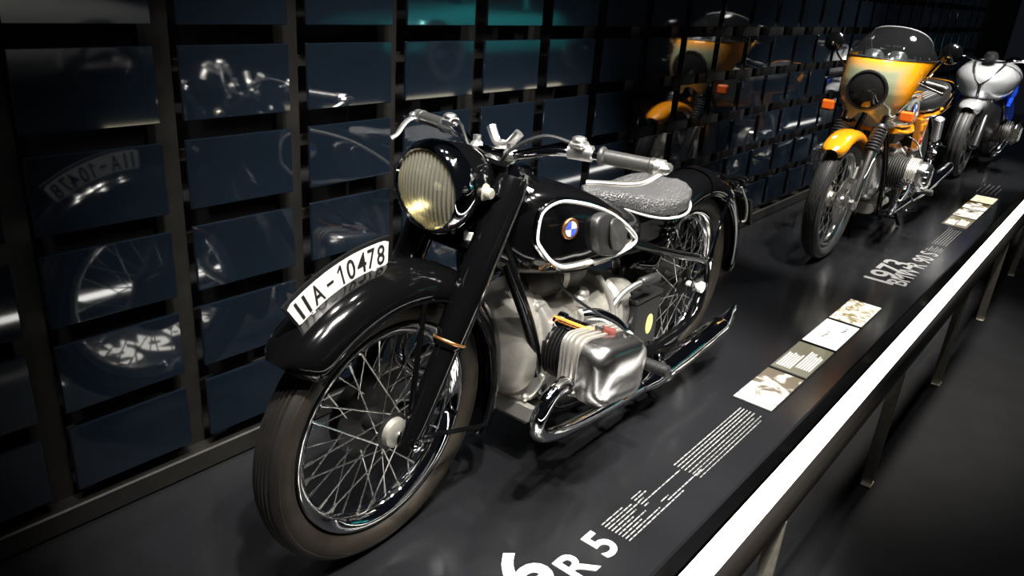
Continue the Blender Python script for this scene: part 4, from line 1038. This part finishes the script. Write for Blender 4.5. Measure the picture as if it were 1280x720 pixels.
for pts in ([(.60, .14, .19), (.64, .20, .17), (.56, .245, .165)], [(.86, .135, .175), (.93, .17, .21), (.95, .215, .235)]):
    g = G(); g.tube(pts, .008, 8); g.build('foot_lever', 'chrome', C2)
g = G()
for s_ in (1, -1): g.tube([(.52, s_*.10, .17), (.45, s_*.13, .06), (.40, s_*.14, .012)], .012, 8)
g.tube([(.45, -.13, .06), (.45, .13, .06)], .009, 8, False); g.build('centre_stand', 'black_satin', C2)
g = G(); fender(g, Vector((0, 0, .32)), [(.062, .325), (.066, .342), (.05, .362), (0, .372), (-.05, .362), (-.066, .342), (-.062, .325)], math.radians(60), math.radians(170), 24, .1); g.build('rear_fender', 'black_satin', C2)
g = G(); g.lathe([(0, .02), (.05, .02), (.05, -.04), (0, -.04)], (-.40, 0, .70), (-1, 0, 0), 20); g.build('tail_lamp', 'tail_red', C2)
g = G(); g.tube([(.40, -.08, .33), (.20, -.09, .325), (0, -.09, .32)], .028, 12); g.build('drive_shaft', 'black_satin', C2)
# ================================================================== silver and blue motorcycle at the back
C3 = thing('motorcycle', 'silver and blue motorcycle with grey fender, farthest along the platform', 'motorcycle', (-4.95, .02, 0), 'motorcycles on the platform')
F3 = Vector((0, 0, .300)); f3 = Vector((-.44, 0, .90)).normalized()
w3 = wheel(C3, 'front_wheel', F3, I4, .300, .120, .216, .09, 10, ['tyre_black', 'tyre_black'], .04, .09, 2, 'alu_polished', False, .008, flange=.06)
w3r = wheel(C3, 'rear_wheel', Vector((-1.48, 0, .30)), I4, .300, .165, .216, .13, 10, ['tyre_black', 'tyre_black'], .04, .09, 2, 'alu_polished', False, .008, flange=.06)
g = G(); fender(g, F3, [(.080, .27), (.086, .305), (.075, .328), (.04, .342), (0, .345), (-.04, .342), (-.075, .328), (-.086, .305), (-.080, .27)], math.radians(58), math.radians(200), 32, .3); g.build('front_fender', 'silver_paint', C3, sharp=50)
for s_ in (1, -1):
    base = F3+Vector((0, s_*.10, 0)); g = G(); g.tube([base-f3*.03, base+f3*.2, base+f3*.22, base+f3*.58], [.03, .03, .022, .022], 16, False); fl3 = g.build('fork_leg', 'black_satin', C3)
    g = G(); g.lathe([(.06, s_*.062), (.155, s_*.062), (.155, s_*.068), (.06, s_*.068)], (0, 0, 0), (0, 1, 0), 36, close=True); g.build('brake_disc', 'chrome', w3)
    g = G(); g.box(base+Vector((-.10, -s_*.02, .08)), (.09, .05, .06), .014); g.build('brake_caliper', 'alu_polished', fl3)
    g = G(); g.tube([(-.30, s_*.30, .965), (-.26, s_*.18, .955), (-.24, s_*.08, .93), (-.24, 0, .93)], .013, 12); hb3 = g.build('handlebar', 'chrome', C3)
    g = G(); g.tube([(-.31, s_*.36, .965), (-.295, s_*.24, .965)], .018, 12, False); g.build('grip', 'rubber', hb3)
    g = G(); g.tube([(-.24, s_*.20, .96), (-.20, s_*.26, .955), (-.22, s_*.36, .94)], .007, 8); g.build('lever', 'chrome', hb3)
    g = G(); g.tube([(-.30, s_*.10, .78), (-.45, s_*.18, .62), (-.62, s_*.19, .48), (-.85, s_*.18, .42)], .022, 12); g.tube([(-.45, s_*.18, .62), (-.80, s_*.17, .66), (-1.10, s_*.13, .72)], .020, 12); g.build('frame_tube', 'blue_paint', C3)
    g = G(); ol = [(-.30, .60), (-.40, .50), (-.62, .42), (-.74, .48), (-.55, .60), (-.40, .66)]
    
    if s_ > 0: g.prism(ol, .195, .222, lambda u, v, h: (u, s_*h, v), .008); g.build('side_panel', 'blue_paint', C3, sharp=50)
    g = G(); finned(g, (-.52, s_*.13, .36), (0, s_, 0), .075, .10, 0, .14, 8, 24); cy3 = g.build('cylinder', 'alu_dark', C3, sharp=30)
    g = G(); g.box((-.52, s_*.30, .36), (.20, .07, .17), .03); g.build('valve_cover', 'alu_polished', cy3)
    g = G(); g.tube([(-.42, s_*.25, .30), (-.34, s_*.22, .20), (-.50, s_*.16, .16), (-.9, s_*.15, .17), (-1.2, s_*.19, .25), (-1.6, s_*.20, .36)], .024, 12); g.build('exhaust_pipe', 'chrome', C3)
def wedge(x, hw_, zt, zb, n=36):
    out = []
    for i in range(n):
        q = 2*PI*i/n; c, s_ = math.cos(q), math.sin(q); k = (abs(c)**2.6+abs(s_)**2.6)**(-1/2.6); h = s_*k
        out.append((x, hw_*k*c*(.72+.28*min(1, (h+1)*.75)), (zt+zb)/2+(zt-zb)/2*h))
    return out
g = G(); g.loft([wedge(-.06, .05, .79, .72), wedge(-.085, .115, .84, .66), wedge(-.14, .180, .885, .615), wedge(-.24, .232, .925, .600), wedge(-.40, .245, .945, .60), wedge(-.60, .215, .935, .61), wedge(-.78, .15, .87, .63), wedge(-.88, .09, .80, .66)]); t3 = g.build('tank_fairing', 'silver_paint', C3, sharp=60)
for pts in ([(-.058, .0, .76), (-.075, .045, .80), (-.125, .085, .865), (-.24, .11, .93)], [(-.058, 0, .76), (-.075, -.045, .80), (-.125, -.085, .865), (-.24, -.11, .93)], [(-.058, 0, .76), (-.070, 0, .68), (-.13, 0, .61)]):
    g = G(); g.tube(pts, .012, 8, flat=.6); g.build('black_stripe', 'black_satin', t3)
g = G(); g.loft([ring2(-.06, .08, .60, .40), ring2(-.12, .14, .66, .34), ring2(-.30, .18, .66, .28), ring2(-.60, .17, .60, .22), ring2(-.85, .14, .52, .24)]); g.build('engine_block', 'black_satin', C3, sharp=50)
g = G(); g.loft([ring2(-.86, .08, .80, .72), ring2(-.95, .13, .82, .72), ring2(-1.2, .14, .84, .74), ring2(-1.45, .12, .90, .80), ring2(-1.62, .06, .93, .86)]); g.build('seat', 'rubber', C3, sharp=60)
g = G(); g.loft([ring2(-1.05, .12, .735, .66), ring2(-1.4, .12, .80, .70), ring2(-1.7, .08, .88, .80), ring2(-1.78, .04, .89, .85)]); g.build('tail_unit', 'silver_paint', C3, sharp=60)
g = G(); g.lathe([(0, .0), (.05, .0), (.055, .02), (.04, .05), (0, .055)], (-.20, 0, .955), (.3, 0, 1), 20); g.build('instruments', 'black_satin', C3)
# ================================================================== cars across the walkway (seen mirrored in the tiles)
def car(loc, paint, label, yaw=0, L_=4.2):
    t = thing('car', label, 'car', loc); t.rotation_euler = (0, 0, yaw)
    h = L_/2
    def sec(x, hw_, zt, zb): return ring2(x, hw_, zt, zb, 4.0, 40)
    g = G(); g.loft([sec(h, .55, .58, .36), sec(h-.06, .70, .66, .28), sec(h-.35, .80, .74, .22), sec(h-1.0, .84, .80, .18), sec(h-1.45, .85, .86, .17), sec(0, .86, .87, .17), sec(-h+1.4, .86, .87, .17), sec(-h+.7, .84, .84, .18), sec(-h+.2, .78, .76, .24), sec(-h+.02, .62, .66, .32), sec(-h, .5, .6, .4)])
    g.build('body', paint, t, sharp=45)
    g = G(); g.loft([sec(h-1.38, .66, .90, .82), sec(h-1.75, .64, 1.10, .80), sec(h-2.15, .60, 1.27, .8), sec(h-2.9, .60, 1.30, .8), sec(-h+.85, .62, 1.10, .8), sec(-h+.45, .64, .88, .80)]); g.build('cabin_glass', 'car_glass', t, sharp=45)
    g = G(); g.loft([sec(h-2.1, .585, 1.30, 1.24), sec(h-2.4, .605, 1.325, 1.245), sec(h-2.9, .605, 1.33, 1.25), sec(h-3.2, .57, 1.27, 1.20)]); g.build('roof', paint, t)
    for s_ in (1, -1):
        for pts in ([(h-1.40, s_*.68, .88), (h-1.78, s_*.645, 1.11), (h-2.15, s_*.60, 1.27)], [(h-3.1, s_*.61, 1.28), (-h+.85, s_*.635, 1.10), (-h+.5, s_*.66, .88)], [(h-2.55, s_*.625, 1.29), (h-2.55, s_*.70, .87)]):
            g = G(); g.tube(pts, .030, 8); g.build('pillar', paint, t)
        g = G(); g.tube([(h-.3, s_*.83, .50), (0, s_*.865, .52), (-h+.3, s_*.83, .52)], .014, 8); g.build('side_trim', 'chrome', t)
        for x in (h-.82, -h+.85):
            g = G(); g.lathe([(.20, -.09), (.29, -.085), (.315, -.05), (.315, .05), (.29, .085), (.20, .09)], (x, s_*.76, .315), (0, 1, 0), 36); wl = g.build('tyre', 'tyre_black', t)
            g = G(); g.lathe([(.205, .08), (.20, .095), (.17, .085), (.15, .075), (.07, .09), (.03, .10), (0, .10)], (x, s_*.76, .315), (0, s_, 0), 32); g.build('hub_cap', 'chrome', wl)
            g = G(); fender(g, (x, s_*.845, .315), [(.02, .375), (.01, .36), (-.02, .352)], 0, PI, 24); g.build('wheel_arch', paint, t)
        g = G(); g.lathe([(.10, 0), (.10, .03), (.08, .05), (0, .06)], (h-.05, s_*.52, .58), (1, 0, 0), 24); g.build('headlight', 'chrome', t)
        g = G(); g.box((h-.12, s_*.62, .42), (.10, .16, .05), .01); g.build('indicator', 'orange_lens', t)
    g = G(); g.tube([(h-.05, -.75, .36), (h+.06, -.5, .36), (h+.08, 0, .36), (h+.06, .5, .36), (h-.05, .75, .36)], .04, 10); g.tube([(-h+.05, -.75, .42), (-h-.05, 0, .42), (-h+.05, .75, .42)], .04, 10); g.build('bumper', 'chrome', t)
    return t
g = G(); g.box((-3.6, 5.2, (ZF+.22)/2-.001), (12, 3.2, .22-ZF-.002), .01); struct(g.build('car_platform', 'platform_lacquer'), 'black platform carrying the cars across the walkway')
car((-5.3, 4.95, .22), 'teal_paint', 'teal vintage coupe mirrored in the upper glass tiles')
car((.75, 5.3, .22), 'white_paint', 'white car mirrored in the top left glass tiles')
mat('strip_glow', (.8, .75, .6), .4, emit=(1, .9, .62), estr=1.3)
ls = thing('light_strip', 'row of warm light strips on the edge of the car platform', 'light strip', (-2.8, 3.585, .18))
for i in range(6):
    g = G(); g.box((2.4-.95*i, 0, 0), (.70, .012, .03), .003); g.build('strip_segment', 'strip_glow', ls)
